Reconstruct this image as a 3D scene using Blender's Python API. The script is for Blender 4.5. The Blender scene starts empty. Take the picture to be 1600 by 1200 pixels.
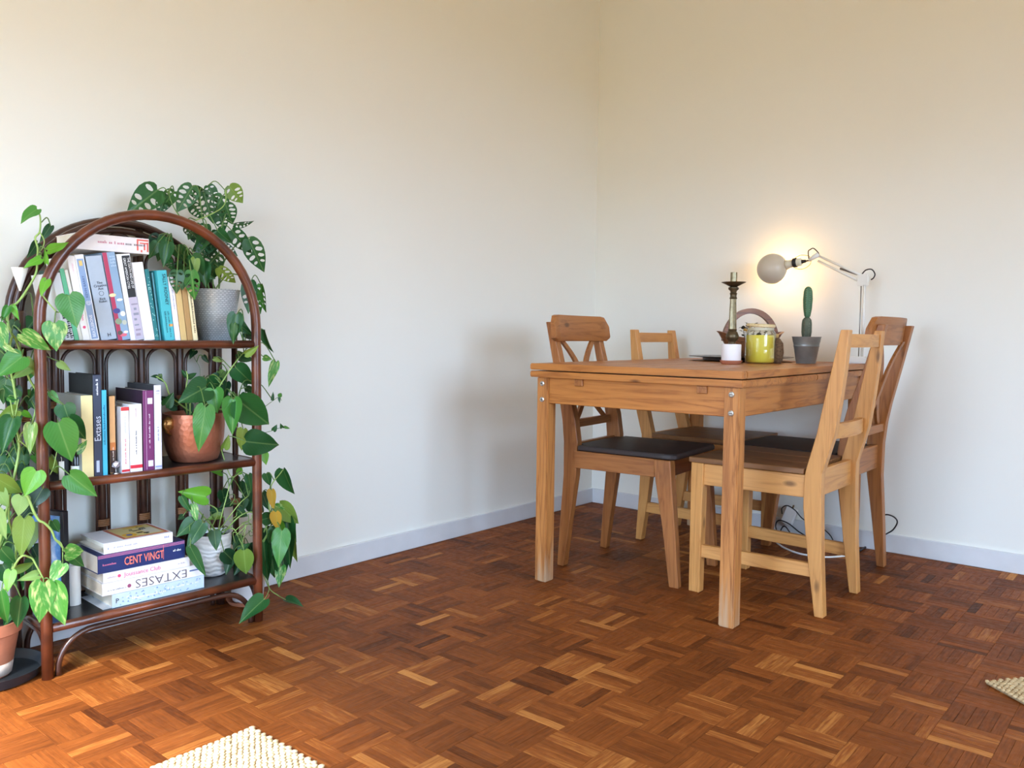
import bpy, bmesh, math, random
from mathutils import Vector, Matrix, geometry

RNG = random.Random(11)
SC = bpy.context.scene
COL = SC.collection
PI = math.pi

# ------------------------------------------------------------------ camera
CAM = Vector((-3.4628, -2.3781, 0.8498))
YAW, PITCH, ROLL, FPX = 0.699996, -0.0607337, 0.0113836, 1295.264
_f = Vector((math.cos(YAW) * math.cos(PITCH), math.sin(YAW) * math.cos(PITCH), math.sin(PITCH)))
_r = Vector((math.sin(YAW), -math.cos(YAW), 0))
_u = _r.cross(_f)
CR = _r * math.cos(ROLL) + _u * math.sin(ROLL)
CU = -_r * math.sin(ROLL) + _u * math.cos(ROLL)
CF = _f
cd = bpy.data.cameras.new('camera')
cd.sensor_width = 36
cd.lens = FPX * 36 / 1600
cd.clip_start = 0.05
cam = bpy.data.objects.new('camera', cd)
COL.objects.link(cam)
cam.matrix_world = Matrix(((CR.x, CU.x, -CF.x, CAM.x), (CR.y, CU.y, -CF.y, CAM.y), (CR.z, CU.z, -CF.z, CAM.z), (0, 0, 0, 1)))
SC.camera = cam

# ------------------------------------------------------------------ world, windows' daylight, exposure
SKY_STRENGTH = 18.8
world = bpy.data.worlds.new('sky')
SC.world = world
world.use_nodes = True
wn = world.node_tree
wn.nodes.clear()
wo = wn.nodes.new('ShaderNodeOutputWorld')
wb = wn.nodes.new('ShaderNodeBackground')
wr = wn.nodes.new('ShaderNodeValToRGB')
wx = wn.nodes.new('ShaderNodeSeparateXYZ')
wt = wn.nodes.new('ShaderNodeTexCoord')
wm = wn.nodes.new('ShaderNodeMapRange')
wm.inputs[1].default_value = -1
wm.inputs[2].default_value = 1
wr.color_ramp.elements[0].position = 0.49
wr.color_ramp.elements[0].color = (0.20, 0.155, 0.085, 1)
wr.color_ramp.elements[1].position = 0.51
wr.color_ramp.elements[1].color = (0.545, 0.73, 1.0, 1)
wn.links.new(wt.outputs['Generated'], wx.inputs[0])
wn.links.new(wx.outputs['Z'], wm.inputs[0])
wn.links.new(wm.outputs[0], wr.inputs[0])
wn.links.new(wr.outputs[0], wb.inputs[0])
wb.inputs[1].default_value = SKY_STRENGTH
wn.links.new(wb.outputs[0], wo.inputs[0])

ROOM_X0, ROOM_Y0, ROOM_H = -3.95, -4.6, 2.62
WIN1 = (-3.4, -1.5, 0.7, 2.15)       # in the wall opposite the bookcase: x0, x1, z0, z1
WIN2 = (-1.95, -0.75, 0.06, 1.7)       # in the wall opposite the table end: y0, y1, z0, z1


def portal(name, loc, rot, sx, sy):
    l = bpy.data.lights.new(name, 'AREA')
    l.shape = 'RECTANGLE'
    l.size, l.size_y = sx, sy
    l.cycles.is_portal = True
    o = bpy.data.objects.new(name, l)
    o.location, o.rotation_euler = loc, rot
    COL.objects.link(o)


portal('window_daylight', ((WIN1[0] + WIN1[1]) / 2, ROOM_Y0 - 0.05, (WIN1[2] + WIN1[3]) / 2), (PI / 2, 0, 0), WIN1[1] - WIN1[0], WIN1[3] - WIN1[2])
portal('window_daylight', (ROOM_X0 - 0.05, (WIN2[0] + WIN2[1]) / 2, (WIN2[2] + WIN2[3]) / 2), (PI / 2, 0, -PI / 2), WIN2[1] - WIN2[0], WIN2[3] - WIN2[2])

sl = bpy.data.lights.new('sun', 'SUN')            # hazy sun through the door beside the camera
sl.energy = 25.0
sl.color = (1.0, 0.95, 0.86)
sl.angle = math.radians(17)
so = bpy.data.objects.new('sun', sl)
so.rotation_euler = Vector((1.0, 0.5, -1.22)).to_track_quat('-Z', 'Y').to_euler()
COL.objects.link(so)

SC.view_settings.view_transform = 'Standard'
SC.view_settings.look = 'None'
SC.view_settings.gamma = 1
SC.view_settings.use_curve_mapping = False
SC.view_settings.exposure = 0.03
SC.cycles.use_denoising = True
SC.cycles.max_bounces = 10
SC.cycles.diffuse_bounces = 6
SC.cycles.sample_clamp_indirect = 8


# ------------------------------------------------------------------ pixel -> place helpers
def ray(px, py):
    return CF + CR * ((px - 800) / FPX) - CU * ((py - 600) / FPX)


def on(px, py, n, d):
    r = ray(px, py)
    return CAM + r * ((d - CAM.dot(n)) / r.dot(n))


def on_x(px, py, x): return on(px, py, Vector((1, 0, 0)), x)
def on_y(px, py, y): return on(px, py, Vector((0, 1, 0)), y)
def on_z(px, py, z): return on(px, py, Vector((0, 0, 1)), z)


# bookcase frame: p along its front, q towards the wall
SO = Vector((-2.68, -0.254, 0))
SA = -0.04
SU = Vector((math.cos(SA), math.sin(SA), 0))
SV = Vector((-math.sin(SA), math.cos(SA), 0))
SW, SD = 0.568, 0.222


def ps(px, py, q):
    """photo point on the upright plane q behind the bookcase front, in bookcase coordinates (p, q, z)"""
    w = on(px, py, SV, SO.dot(SV) + q) - SO
    return Vector((w.dot(SU), q, w.z))


def s2w(v): return SO + SU * v[0] + SV * v[1] + Vector((0, 0, v[2]))
def pw(px, py, q): return s2w(ps(px, py, q))


# ------------------------------------------------------------------ mesh builder
class MB:
    def __init__(self):
        self.v, self.f = [], []

    def add(self, vs, fs):
        n = len(self.v)
        self.v += [tuple(v) for v in vs]
        self.f += [tuple(i + n for i in f) for f in fs]
        return self

    def box(self, x0, x1, y0, y1, z0, z1, m=None):
        vs = [Vector((x, y, z)) for z in (z0, z1) for (x, y) in ((x0, y0), (x1, y0), (x1, y1), (x0, y1))]
        if m is not None:
            vs = [m @ v for v in vs]
        return self.add(vs, [(3, 2, 1, 0), (4, 5, 6, 7), (0, 1, 5, 4), (1, 2, 6, 5), (2, 3, 7, 6), (3, 0, 4, 7)])

    def loft(self, secs):
        """secs: list of equal-length rings of points"""
        n = len(secs[0])
        vs = [p for s in secs for p in s]
        fs = [tuple(range(n - 1, -1, -1)), tuple(range((len(secs) - 1) * n, len(secs) * n))]
        for k in range(len(secs) - 1):
            for i in range(n):
                j = (i + 1) % n
                fs.append((k * n + i, k * n + j, (k + 1) * n + j, (k + 1) * n + i))
        return self.add(vs, fs)

    def post(self, secs):
        """secs: (z, xc, yc, wx, wy)"""
        return self.loft([[(x - a / 2, y - b / 2, z), (x + a / 2, y - b / 2, z), (x + a / 2, y + b / 2, z), (x - a / 2, y + b / 2, z)] for z, x, y, a, b in secs])

    def tube(self, pts, r, seg=8, closed=False):
        pts = [Vector(p) for p in pts]
        n = len(pts)
        rs = r if isinstance(r, (list, tuple)) else [r] * n
        prev = None
        rings = []
        for i, p in enumerate(pts):
            if closed:
                t = (pts[(i + 1) % n] - pts[i - 1])
            else:
                t = pts[min(i + 1, n - 1)] - pts[max(i - 1, 0)]
            t.normalize()
            if prev is None:
                a = Vector((0, 0, 1)) if abs(t.z) < 0.9 else Vector((1, 0, 0))
                nn = (a - t * a.dot(t)).normalized()
            else:
                nn = prev - t * prev.dot(t)
                nn = nn.normalized() if nn.length > 1e-6 else t.orthogonal().normalized()
            prev = nn
            b = t.cross(nn)
            rings.append([p + (nn * math.cos(2 * PI * k / seg) + b * math.sin(2 * PI * k / seg)) * rs[i] for k in range(seg)])
        if closed:
            vs = [q for g in rings for q in g]
            fs = []
            for i in range(n):
                j = (i + 1) % n
                for k in range(seg):
                    l = (k + 1) % seg
                    fs.append((i * seg + k, i * seg + l, j * seg + l, j * seg + k))
            return self.add(vs, fs)
        return self.loft(rings)

    def lathe(self, prof, seg=28, c=(0, 0, 0), ripple=None):
        c = Vector(c)
        rings = []
        for r, z in prof:
            rings.append([c + Vector((math.cos(2 * PI * k / seg) * r * (ripple(k, z) if ripple else 1), math.sin(2 * PI * k / seg) * r * (ripple(k, z) if ripple else 1), z)) for k in range(seg)])
        return self.loft(rings)

    def build(self, name, mat, parent=None, smooth=False, bevel=0, bseg=1, angle=None):
        me = bpy.data.meshes.new(name)
        me.from_pydata(self.v, [], self.f)
        bm = bmesh.new()
        bm.from_mesh(me)
        bmesh.ops.recalc_face_normals(bm, faces=bm.faces)
        if bevel:
            bmesh.ops.bevel(bm, geom=[e for e in bm.edges if len(e.link_faces) == 2 and e.calc_face_angle(0) > 0.5], offset=bevel, segments=bseg, affect='EDGES', clamp_overlap=True)
        bm.to_mesh(me)
        bm.free()
        if smooth:
            me.polygons.foreach_set('use_smooth', [True] * len(me.polygons))
            if angle is not None:
                try:
                    me.set_sharp_from_angle(angle=angle)
                except Exception:
                    pass
        if mat is not None:
            me.materials.append(mat)
        o = bpy.data.objects.new(name, me)
        COL.objects.link(o)
        if parent is not None:
            o.parent = parent
        return o


def tag(o, label=None, cat=None, group=None, kind=None):
    if label: o['label'] = label
    if cat: o['category'] = cat
    if group: o['group'] = group
    if kind: o['kind'] = kind
    return o


def thing(name, label, cat, loc=(0, 0, 0), rz=0, group=None):
    o = bpy.data.objects.new(name, None)
    o.empty_display_size = 0.05
    o.location = loc
    o.rotation_euler = (0, 0, rz)
    COL.objects.link(o)
    return tag(o, label, cat, group)


def arc(c, r, a0, a1, n, plane='xz'):
    out = []
    for i in range(n + 1):
        a = a0 + (a1 - a0) * i / n
        if plane == 'xz':
            out.append(Vector((c[0] + r * math.cos(a), c[1], c[2] + r * math.sin(a))))
        else:
            out.append(Vector((c[0], c[1] + r * math.cos(a), c[2] + r * math.sin(a))))
    return out


def spline(pts, n=6):
    """Catmull-Rom through points"""
    pts = [Vector(p) for p in pts]
    if len(pts) < 3:
        return pts
    e = [pts[0] * 2 - pts[1]] + pts + [pts[-1] * 2 - pts[-2]]
    out = []
    for i in range(1, len(e) - 2):
        a, b, c, d = e[i - 1], e[i], e[i + 1], e[i + 2]
        for k in range(n):
            t = k / n
            out.append(0.5 * ((2 * b) + (c - a) * t + (2 * a - 5 * b + 4 * c - d) * t * t + (3 * b - a - 3 * c + d) * t ** 3))
    out.append(pts[-1])
    return out


# ------------------------------------------------------------------ materials
def srgb(r, g, b):
    return tuple(((c / 255) / 12.92 if c / 255 <= 0.04045 else ((c / 255 + 0.055) / 1.055) ** 2.4) for c in (r, g, b)) + (1,)


MATS = {}


def newmat(name):
    m = bpy.data.materials.new(name)
    m.use_nodes = True
    nt = m.node_tree
    return m, nt, nt.nodes['Principled BSDF']


def plain(name, rgb, rough=0.5, metal=0.0, noise=0.0, nscale=30, bump=0.0, spec=0.5, coat=0.0):
    if name in MATS:
        return MATS[name]
    m, nt, p = newmat(name)
    p.inputs['Roughness'].default_value = rough
    p.inputs['Metallic'].default_value = metal
    p.inputs['Specular IOR Level'].default_value = spec
    p.inputs['Coat Weight'].default_value = coat
    c = srgb(*rgb)
    p.inputs['Base Color'].default_value = c
    if noise or bump:
        tc = nt.nodes.new('ShaderNodeTexCoord')
        nz = nt.nodes.new('ShaderNodeTexNoise')
        nz.inputs['Scale'].default_value = nscale
        nz.inputs['Detail'].default_value = 4
        nt.links.new(tc.outputs['Object'], nz.inputs['Vector'])
        if noise:
            cr = nt.nodes.new('ShaderNodeValToRGB')
            cr.color_ramp.elements[0].position = 0.3
            cr.color_ramp.elements[1].position = 0.7
            cr.color_ramp.elements[0].color = tuple(x * (1 - noise) for x in c[:3]) + (1,)
            cr.color_ramp.elements[1].color = tuple(min(1, x * (1 + noise)) for x in c[:3]) + (1,)
            nt.links.new(nz.outputs[0], cr.inputs[0])
            nt.links.new(cr.outputs[0], p.inputs['Base Color'])
        if bump:
            bp = nt.nodes.new('ShaderNodeBump')
            bp.inputs['Strength'].default_value = bump
            bp.inputs['Distance'].default_value = 0.004
            nt.links.new(nz.outputs[0], bp.inputs['Height'])
            nt.links.new(bp.outputs[0], p.inputs['Normal'])
    MATS[name] = m
    return m


def wood(name, axis, light, dark, rough=0.45, scale=1.0, knots=True, worn=False):
    key = name + '_' + axis
    if key in MATS:
        return MATS[key]
    m, nt, p = newmat(key)
    L = nt.links
    tc = nt.nodes.new('ShaderNodeTexCoord')
    mp = nt.nodes.new('ShaderNodeMapping')
    s = [26 * scale] * 3
    s['xyz'.index(axis)] = 1.6 * scale
    mp.inputs['Scale'].default_value = s
    L.new(tc.outputs['Object'], mp.inputs[0])
    n1 = nt.nodes.new('ShaderNodeTexNoise')
    n1.inputs['Scale'].default_value = 1.3
    n1.inputs['Detail'].default_value = 5
    n1.inputs['Distortion'].default_value = 1.2
    L.new(mp.outputs[0], n1.inputs['Vector'])
    mul = nt.nodes.new('ShaderNodeMath')
    mul.operation = 'MULTIPLY'
    mul.inputs[1].default_value = 7.0
    L.new(n1.outputs[0], mul.inputs[0])
    fr = nt.nodes.new('ShaderNodeMath')
    fr.operation = 'PINGPONG'
    fr.inputs[1].default_value = 1.0
    L.new(mul.outputs[0], fr.inputs[0])
    n2 = nt.nodes.new('ShaderNodeTexNoise')
    n2.inputs['Scale'].default_value = 9
    n2.inputs['Detail'].default_value = 3
    L.new(mp.outputs[0], n2.inputs['Vector'])
    ad = nt.nodes.new('ShaderNodeMath')
    ad.operation = 'MULTIPLY_ADD'
    ad.inputs[1].default_value = 0.65
    L.new(fr.outputs[0], ad.inputs[0])
    m3 = nt.nodes.new('ShaderNodeMath')
    m3.operation = 'MULTIPLY'
    m3.inputs[1].default_value = 0.4
    L.new(n2.outputs[0], m3.inputs[0])
    L.new(m3.outputs[0], ad.inputs[2])
    cr = nt.nodes.new('ShaderNodeValToRGB')
    e = cr.color_ramp.elements
    e[0].position, e[1].position = 0.15, 0.9
    e[0].color, e[1].color = srgb(*dark), srgb(*light)
    mid = e.new(0.45)
    mid.color = tuple((a * 0.35 + b * 0.65) for a, b in zip(srgb(*dark), srgb(*light)))
    L.new(ad.outputs[0], cr.inputs[0])
    out = cr.outputs[0]
    if knots:
        vo = nt.nodes.new('ShaderNodeTexVoronoi')
        vo.inputs['Scale'].default_value = 1.0
        km = nt.nodes.new('ShaderNodeMapping')
        ks = [9.0] * 3
        ks['xyz'.index(axis)] = 4.0
        km.inputs['Scale'].default_value = ks
        L.new(tc.outputs['Object'], km.inputs[0])
        L.new(km.outputs[0], vo.inputs['Vector'])
        kr = nt.nodes.new('ShaderNodeValToRGB')
        kr.color_ramp.elements[0].position, kr.color_ramp.elements[1].position = 0.05, 0.11
        kr.color_ramp.elements[0].color = (1, 1, 1, 1)
        kr.color_ramp.elements[1].color = (0, 0, 0, 1)
        L.new(vo.outputs['Distance'], kr.inputs[0])
        mx = nt.nodes.new('ShaderNodeMix')
        mx.data_type = 'RGBA'
        L.new(kr.outputs[0], mx.inputs[0])
        L.new(out, mx.inputs[6])
        mx.inputs[7].default_value = tuple(x * 0.45 for x in srgb(*dark)[:3]) + (1,)
        out = mx.outputs[2]
    if worn:                                   # scuffed, bare and scraped wood near the feet
        sp = nt.nodes.new('ShaderNodeSeparateXYZ')
        L.new(tc.outputs['Object'], sp.inputs[0])
        mr = nt.nodes.new('ShaderNodeMapRange')
        mr.inputs[1].default_value, mr.inputs[2].default_value = 0.0, 0.26
        mr.inputs[3].default_value, mr.inputs[4].default_value = 1.0, 0.42
        L.new(sp.outputs['Z'], mr.inputs[0])
        nw = nt.nodes.new('ShaderNodeTexNoise')
        nw.inputs['Scale'].default_value = 2.2
        nw.inputs['Detail'].default_value = 6
        L.new(mp.outputs[0], nw.inputs['Vector'])
        ml = nt.nodes.new('ShaderNodeMath')
        ml.operation = 'MULTIPLY'
        L.new(mr.outputs[0], ml.inputs[0])
        L.new(nw.outputs[0], ml.inputs[1])
        rr = nt.nodes.new('ShaderNodeValToRGB')
        rr.color_ramp.elements[0].position, rr.color_ramp.elements[1].position = 0.38, 0.54
        rr.color_ramp.elements[1].color = (0.7, 0.7, 0.7, 1)
        L.new(ml.outputs[0], rr.inputs[0])
        mx = nt.nodes.new('ShaderNodeMix')
        mx.data_type = 'RGBA'
        L.new(rr.outputs[0], mx.inputs[0])
        L.new(out, mx.inputs[6])
        mx.inputs[7].default_value = srgb(184, 158, 128)
        out = mx.outputs[2]
    L.new(out, p.inputs['Base Color'])
    bp = nt.nodes.new('ShaderNodeBump')
    bp.inputs['Strength'].default_value = 0.12
    bp.inputs['Distance'].default_value = 0.002
    L.new(ad.outputs[0], bp.inputs['Height'])
    L.new(bp.outputs[0], p.inputs['Normal'])
    p.inputs['Roughness'].default_value = rough
    MATS[key] = m
    return m


def table_wood(a): return wood('table_pine', a, (190, 124, 60), (150, 88, 38), 0.4)
def leg_wood(a): return wood('table_leg_pine', a, (194, 130, 68), (144, 86, 38), 0.5, worn=True)
def red_wood(a): return wood('aged_pine', a, (166, 106, 55), (134, 80, 38), 0.42)
def pale_wood(a): return wood('pale_pine', a, (208, 150, 84), (184, 126, 66), 0.45)
def stain_wood(a): return wood('dark_stain', a, (46, 29, 23), (26, 17, 15), 0.55, knots=False)


def cane(name, c1, c2, rough=0.35):
    if name in MATS:
        return MATS[name]
    m, nt, p = newmat(name)
    L = nt.links
    tc = nt.nodes.new('ShaderNodeTexCoord')
    n = nt.nodes.new('ShaderNodeTexNoise')
    n.inputs['Scale'].default_value = 14
    n.inputs['Detail'].default_value = 5
    L.new(tc.outputs['Object'], n.inputs['Vector'])
    cr = nt.nodes.new('ShaderNodeValToRGB')
    cr.color_ramp.elements[0].position, cr.color_ramp.elements[1].position = 0.32, 0.68
    cr.color_ramp.elements[0].color, cr.color_ramp.elements[1].color = srgb(*c1), srgb(*c2)
    L.new(n.outputs[0], cr.inputs[0])
    L.new(cr.outputs[0], p.inputs['Base Color'])
    p.inputs['Roughness'].default_value = rough
    p.inputs['Coat Weight'].default_value = 0.4
    p.inputs['Coat Roughness'].default_value = 0.2
    MATS[name] = m
    return m


def leafmat(name, base, alt, pale=None, amount=0.5, rough=0.38):
    """glossy leaf: light midrib and side veins, optional pale variegation; some light passes through"""
    if name in MATS:
        return MATS[name]
    m, nt, p = newmat(name)
    L = nt.links
    tc = nt.nodes.new('ShaderNodeTexCoord')
    oi = nt.nodes.new('ShaderNodeObjectInfo')
    ofs = nt.nodes.new('ShaderNodeVectorMath')
    ofs.operation = 'ADD'
    L.new(tc.outputs['Object'], ofs.inputs[0])
    L.new(oi.outputs['Random'], ofs.inputs[1])
    mx0 = nt.nodes.new('ShaderNodeMix')
    mx0.data_type = 'RGBA'
    L.new(oi.outputs['Random'], mx0.inputs[0])
    mx0.inputs[6].default_value, mx0.inputs[7].default_value = srgb(*base), srgb(*alt)
    out = mx0.outputs[2]
    if pale:
        n = nt.nodes.new('ShaderNodeTexNoise')
        n.inputs['Scale'].default_value = 3.5
        n.inputs['Detail'].default_value = 5
        mp = nt.nodes.new('ShaderNodeMapping')
        mp.inputs['Scale'].default_value = (2.2, 0.9, 1)
        mp.inputs['Rotation'].default_value = (0, 0, 0.5)
        L.new(ofs.outputs[0], mp.inputs[0])
        L.new(mp.outputs[0], n.inputs['Vector'])
        r = nt.nodes.new('ShaderNodeValToRGB')
        r.color_ramp.elements[0].position, r.color_ramp.elements[1].position = 0.5, 0.66
        r.color_ramp.elements[1].color = (amount, amount, amount, 1)
        L.new(n.outputs[0], r.inputs[0])
        mx = nt.nodes.new('ShaderNodeMix')
        mx.data_type = 'RGBA'
        L.new(r.outputs[0], mx.inputs[0])
        L.new(out, mx.inputs[6])
        mx.inputs[7].default_value = srgb(*pale)
        out = mx.outputs[2]
    sx = nt.nodes.new('ShaderNodeSeparateXYZ')
    L.new(tc.outputs['Object'], sx.inputs[0])
    ab = nt.nodes.new('ShaderNodeMath')
    ab.operation = 'ABSOLUTE'
    L.new(sx.outputs['X'], ab.inputs[0])
    mr = nt.nodes.new('ShaderNodeMapRange')
    mr.inputs[1].default_value, mr.inputs[2].default_value = 0.008, 0.03
    mr.inputs[3].default_value, mr.inputs[4].default_value = 0.22, 0.0
    L.new(ab.outputs[0], mr.inputs[0])
    sb = nt.nodes.new('ShaderNodeMath')
    sb.operation = 'SUBTRACT'
    L.new(sx.outputs['Y'], sb.inputs[0])
    L.new(ab.outputs[0], sb.inputs[1])
    wv = nt.nodes.new('ShaderNodeMath')
    wv.operation = 'MULTIPLY'
    wv.inputs[1].default_value = 62
    L.new(sb.outputs[0], wv.inputs[0])
    sn = nt.nodes.new('ShaderNodeMath')
    sn.operation = 'SINE'
    L.new(wv.outputs[0], sn.inputs[0])
    mx = nt.nodes.new('ShaderNodeMix')
    mx.data_type = 'RGBA'
    L.new(mr.outputs[0], mx.inputs[0])
    L.new(out, mx.inputs[6])
    mx.inputs[7].default_value = srgb(170, 200, 120)
    out = mx.outputs[2]
    bp = nt.nodes.new('ShaderNodeBump')
    bp.inputs['Strength'].default_value = 0.07
    bp.inputs['Distance'].default_value = 0.002
    L.new(sn.outputs[0], bp.inputs['Height'])
    L.new(bp.outputs[0], p.inputs['Normal'])
    L.new(out, p.inputs['Base Color'])
    p.inputs['Roughness'].default_value = rough
    tr = nt.nodes.new('ShaderNodeBsdfTranslucent')
    L.new(out, tr.inputs[0])
    ms = nt.nodes.new('ShaderNodeMixShader')
    ms.inputs[0].default_value = 0.22
    L.new(p.outputs[0], ms.inputs[1])
    L.new(tr.outputs[0], ms.inputs[2])
    L.new(ms.outputs[0], nt.nodes['Material Output'].inputs[0])
    MATS[name] = m
    return m


LEAF = {
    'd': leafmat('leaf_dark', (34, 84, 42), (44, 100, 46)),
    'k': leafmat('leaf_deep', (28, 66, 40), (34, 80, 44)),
    'm': leafmat('leaf_green', (62, 128, 52), (76, 142, 56)),
    'b': leafmat('leaf_bright', (96, 168, 44), (122, 184, 62)),
    'p': leafmat('leaf_underside', (126, 164, 84), (150, 182, 104), rough=0.6),
    'v': leafmat('leaf_variegated', (70, 142, 58), (88, 156, 62), (208, 220, 140), 0.8),
    'w': leafmat('leaf_marbled', (120, 164, 72), (136, 172, 84), (222, 226, 170), 0.9),
    'y': leafmat('leaf_yellow', (206, 166, 58), (196, 150, 46), rough=0.55),
    'o': leafmat('leaf_olive', (112, 144, 58), (134, 160, 66)),
    's': leafmat('monstera_green', (40, 92, 48), (56, 108, 50)),
}
STEM = plain('stem_green', (150, 180, 96), 0.5, noise=0.15)
STEM_D = plain('stem_dark', (96, 128, 62), 0.5, noise=0.2)
WHITE = plain('white_paint', (236, 235, 230), 0.4)
BLACK = plain('black_rubber', (24, 24, 26), 0.45)

# ------------------------------------------------------------------ the room
def paint(name, rgb):
    m, nt, p = newmat(name)
    L = nt.links
    tc = nt.nodes.new('ShaderNodeTexCoord')
    n = nt.nodes.new('ShaderNodeTexNoise')
    n.inputs['Scale'].default_value = 1.3
    n.inputs['Detail'].default_value = 6
    L.new(tc.outputs['Object'], n.inputs['Vector'])
    cr = nt.nodes.new('ShaderNodeValToRGB')
    c = srgb(*rgb)
    cr.color_ramp.elements[0].position, cr.color_ramp.elements[1].position = 0.3, 0.7
    cr.color_ramp.elements[0].color = tuple(x * 0.975 for x in c[:3]) + (1,)
    cr.color_ramp.elements[1].color = c
    L.new(n.outputs[0], cr.inputs[0])
    L.new(cr.outputs[0], p.inputs['Base Color'])
    n2 = nt.nodes.new('ShaderNodeTexNoise')
    n2.inputs['Scale'].default_value = 160
    n2.inputs['Detail'].default_value = 3
    L.new(tc.outputs['Object'], n2.inputs['Vector'])
    bp = nt.nodes.new('ShaderNodeBump')
    bp.inputs['Strength'].default_value = 0.05
    bp.inputs['Distance'].default_value = 0.002
    L.new(n2.outputs[0], bp.inputs['Height'])
    L.new(bp.outputs[0], p.inputs['Normal'])
    p.inputs['Roughness'].default_value = 0.75
    p.inputs['Specular IOR Level'].default_value = 0.25
    return m


WALLM = paint('wall_paint', (236, 237, 230))
CEILM = paint('ceiling_paint', (240, 236, 226))
BASEM = plain('baseboard_paint', (214, 217, 220), 0.4, noise=0.04, nscale=12)


def structure(o): return tag(o, kind='structure')


T = 0.15
structure(MB().box(ROOM_X0 - T, T, 0, T, -0.05, ROOM_H).build('wall_left', WALLM))
structure(MB().box(0, T, ROOM_Y0 - T, 0, -0.05, ROOM_H).build('wall_right', WALLM))
m = MB()
x0, x1, z0, z1 = WIN1
m.box(ROOM_X0, x0, ROOM_Y0 - T, ROOM_Y0, -0.05, ROOM_H).box(x1, 0, ROOM_Y0 - T, ROOM_Y0, -0.05, ROOM_H)
m.box(x0, x1, ROOM_Y0 - T, ROOM_Y0, -0.05, z0).box(x0, x1, ROOM_Y0 - T, ROOM_Y0, z1, ROOM_H)
structure(m.build('wall_front', WALLM))
m = MB()
y0, y1, z0, z1 = WIN2
m.box(ROOM_X0 - T, ROOM_X0, ROOM_Y0, y0, -0.05, ROOM_H).box(ROOM_X0 - T, ROOM_X0, y1, 0, -0.05, ROOM_H)
m.box(ROOM_X0 - T, ROOM_X0, y0, y1, -0.05, z0).box(ROOM_X0 - T, ROOM_X0, y0, y1, z1, ROOM_H)
structure(m.build('wall_back', WALLM))
structure(MB().box(ROOM_X0 - T, T, ROOM_Y0 - T, T, ROOM_H, ROOM_H + 0.1).build('ceiling', CEILM))
BH = 0.072
structure(MB().box(ROOM_X0, 0, -0.012, 0, 0, BH).build('baseboard_left', BASEM, bevel=0.002))
structure(MB().box(-0.012, 0, ROOM_Y0, -0.012, 0, BH).build('baseboard_right', BASEM, bevel=0.002))


def window(name, axis, a0, a1, z0, z1, at):
    root = structure(bpy.data.objects.new(name, None))
    COL.objects.link(root)
    fw = 0.05

    def bar(u0, u1, w0, w1, nm):
        mm = MB()
        if axis == 'x':
            mm.box(u0, u1, at - 0.08, at - 0.03, w0, w1)
        else:
            mm.box(at - 0.08, at - 0.03, u0, u1, w0, w1)
        mm.build(nm, WHITE, root)
    bar(a0, a1, z0, z0 + fw, 'window_frame')
    bar(a0, a1, z1 - fw, z1, 'window_frame')
    bar(a0, a0 + fw, z0 + fw, z1 - fw, 'window_frame')
    bar(a1 - fw, a1, z0 + fw, z1 - fw, 'window_frame')
    bar((a0 + a1) / 2 - 0.03, (a0 + a1) / 2 + 0.03, z0 + fw, z1 - fw, 'mullion')


window('window_1', 'x', *WIN1, ROOM_Y0)
window('window_2', 'y', *WIN2, ROOM_X0)

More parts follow.
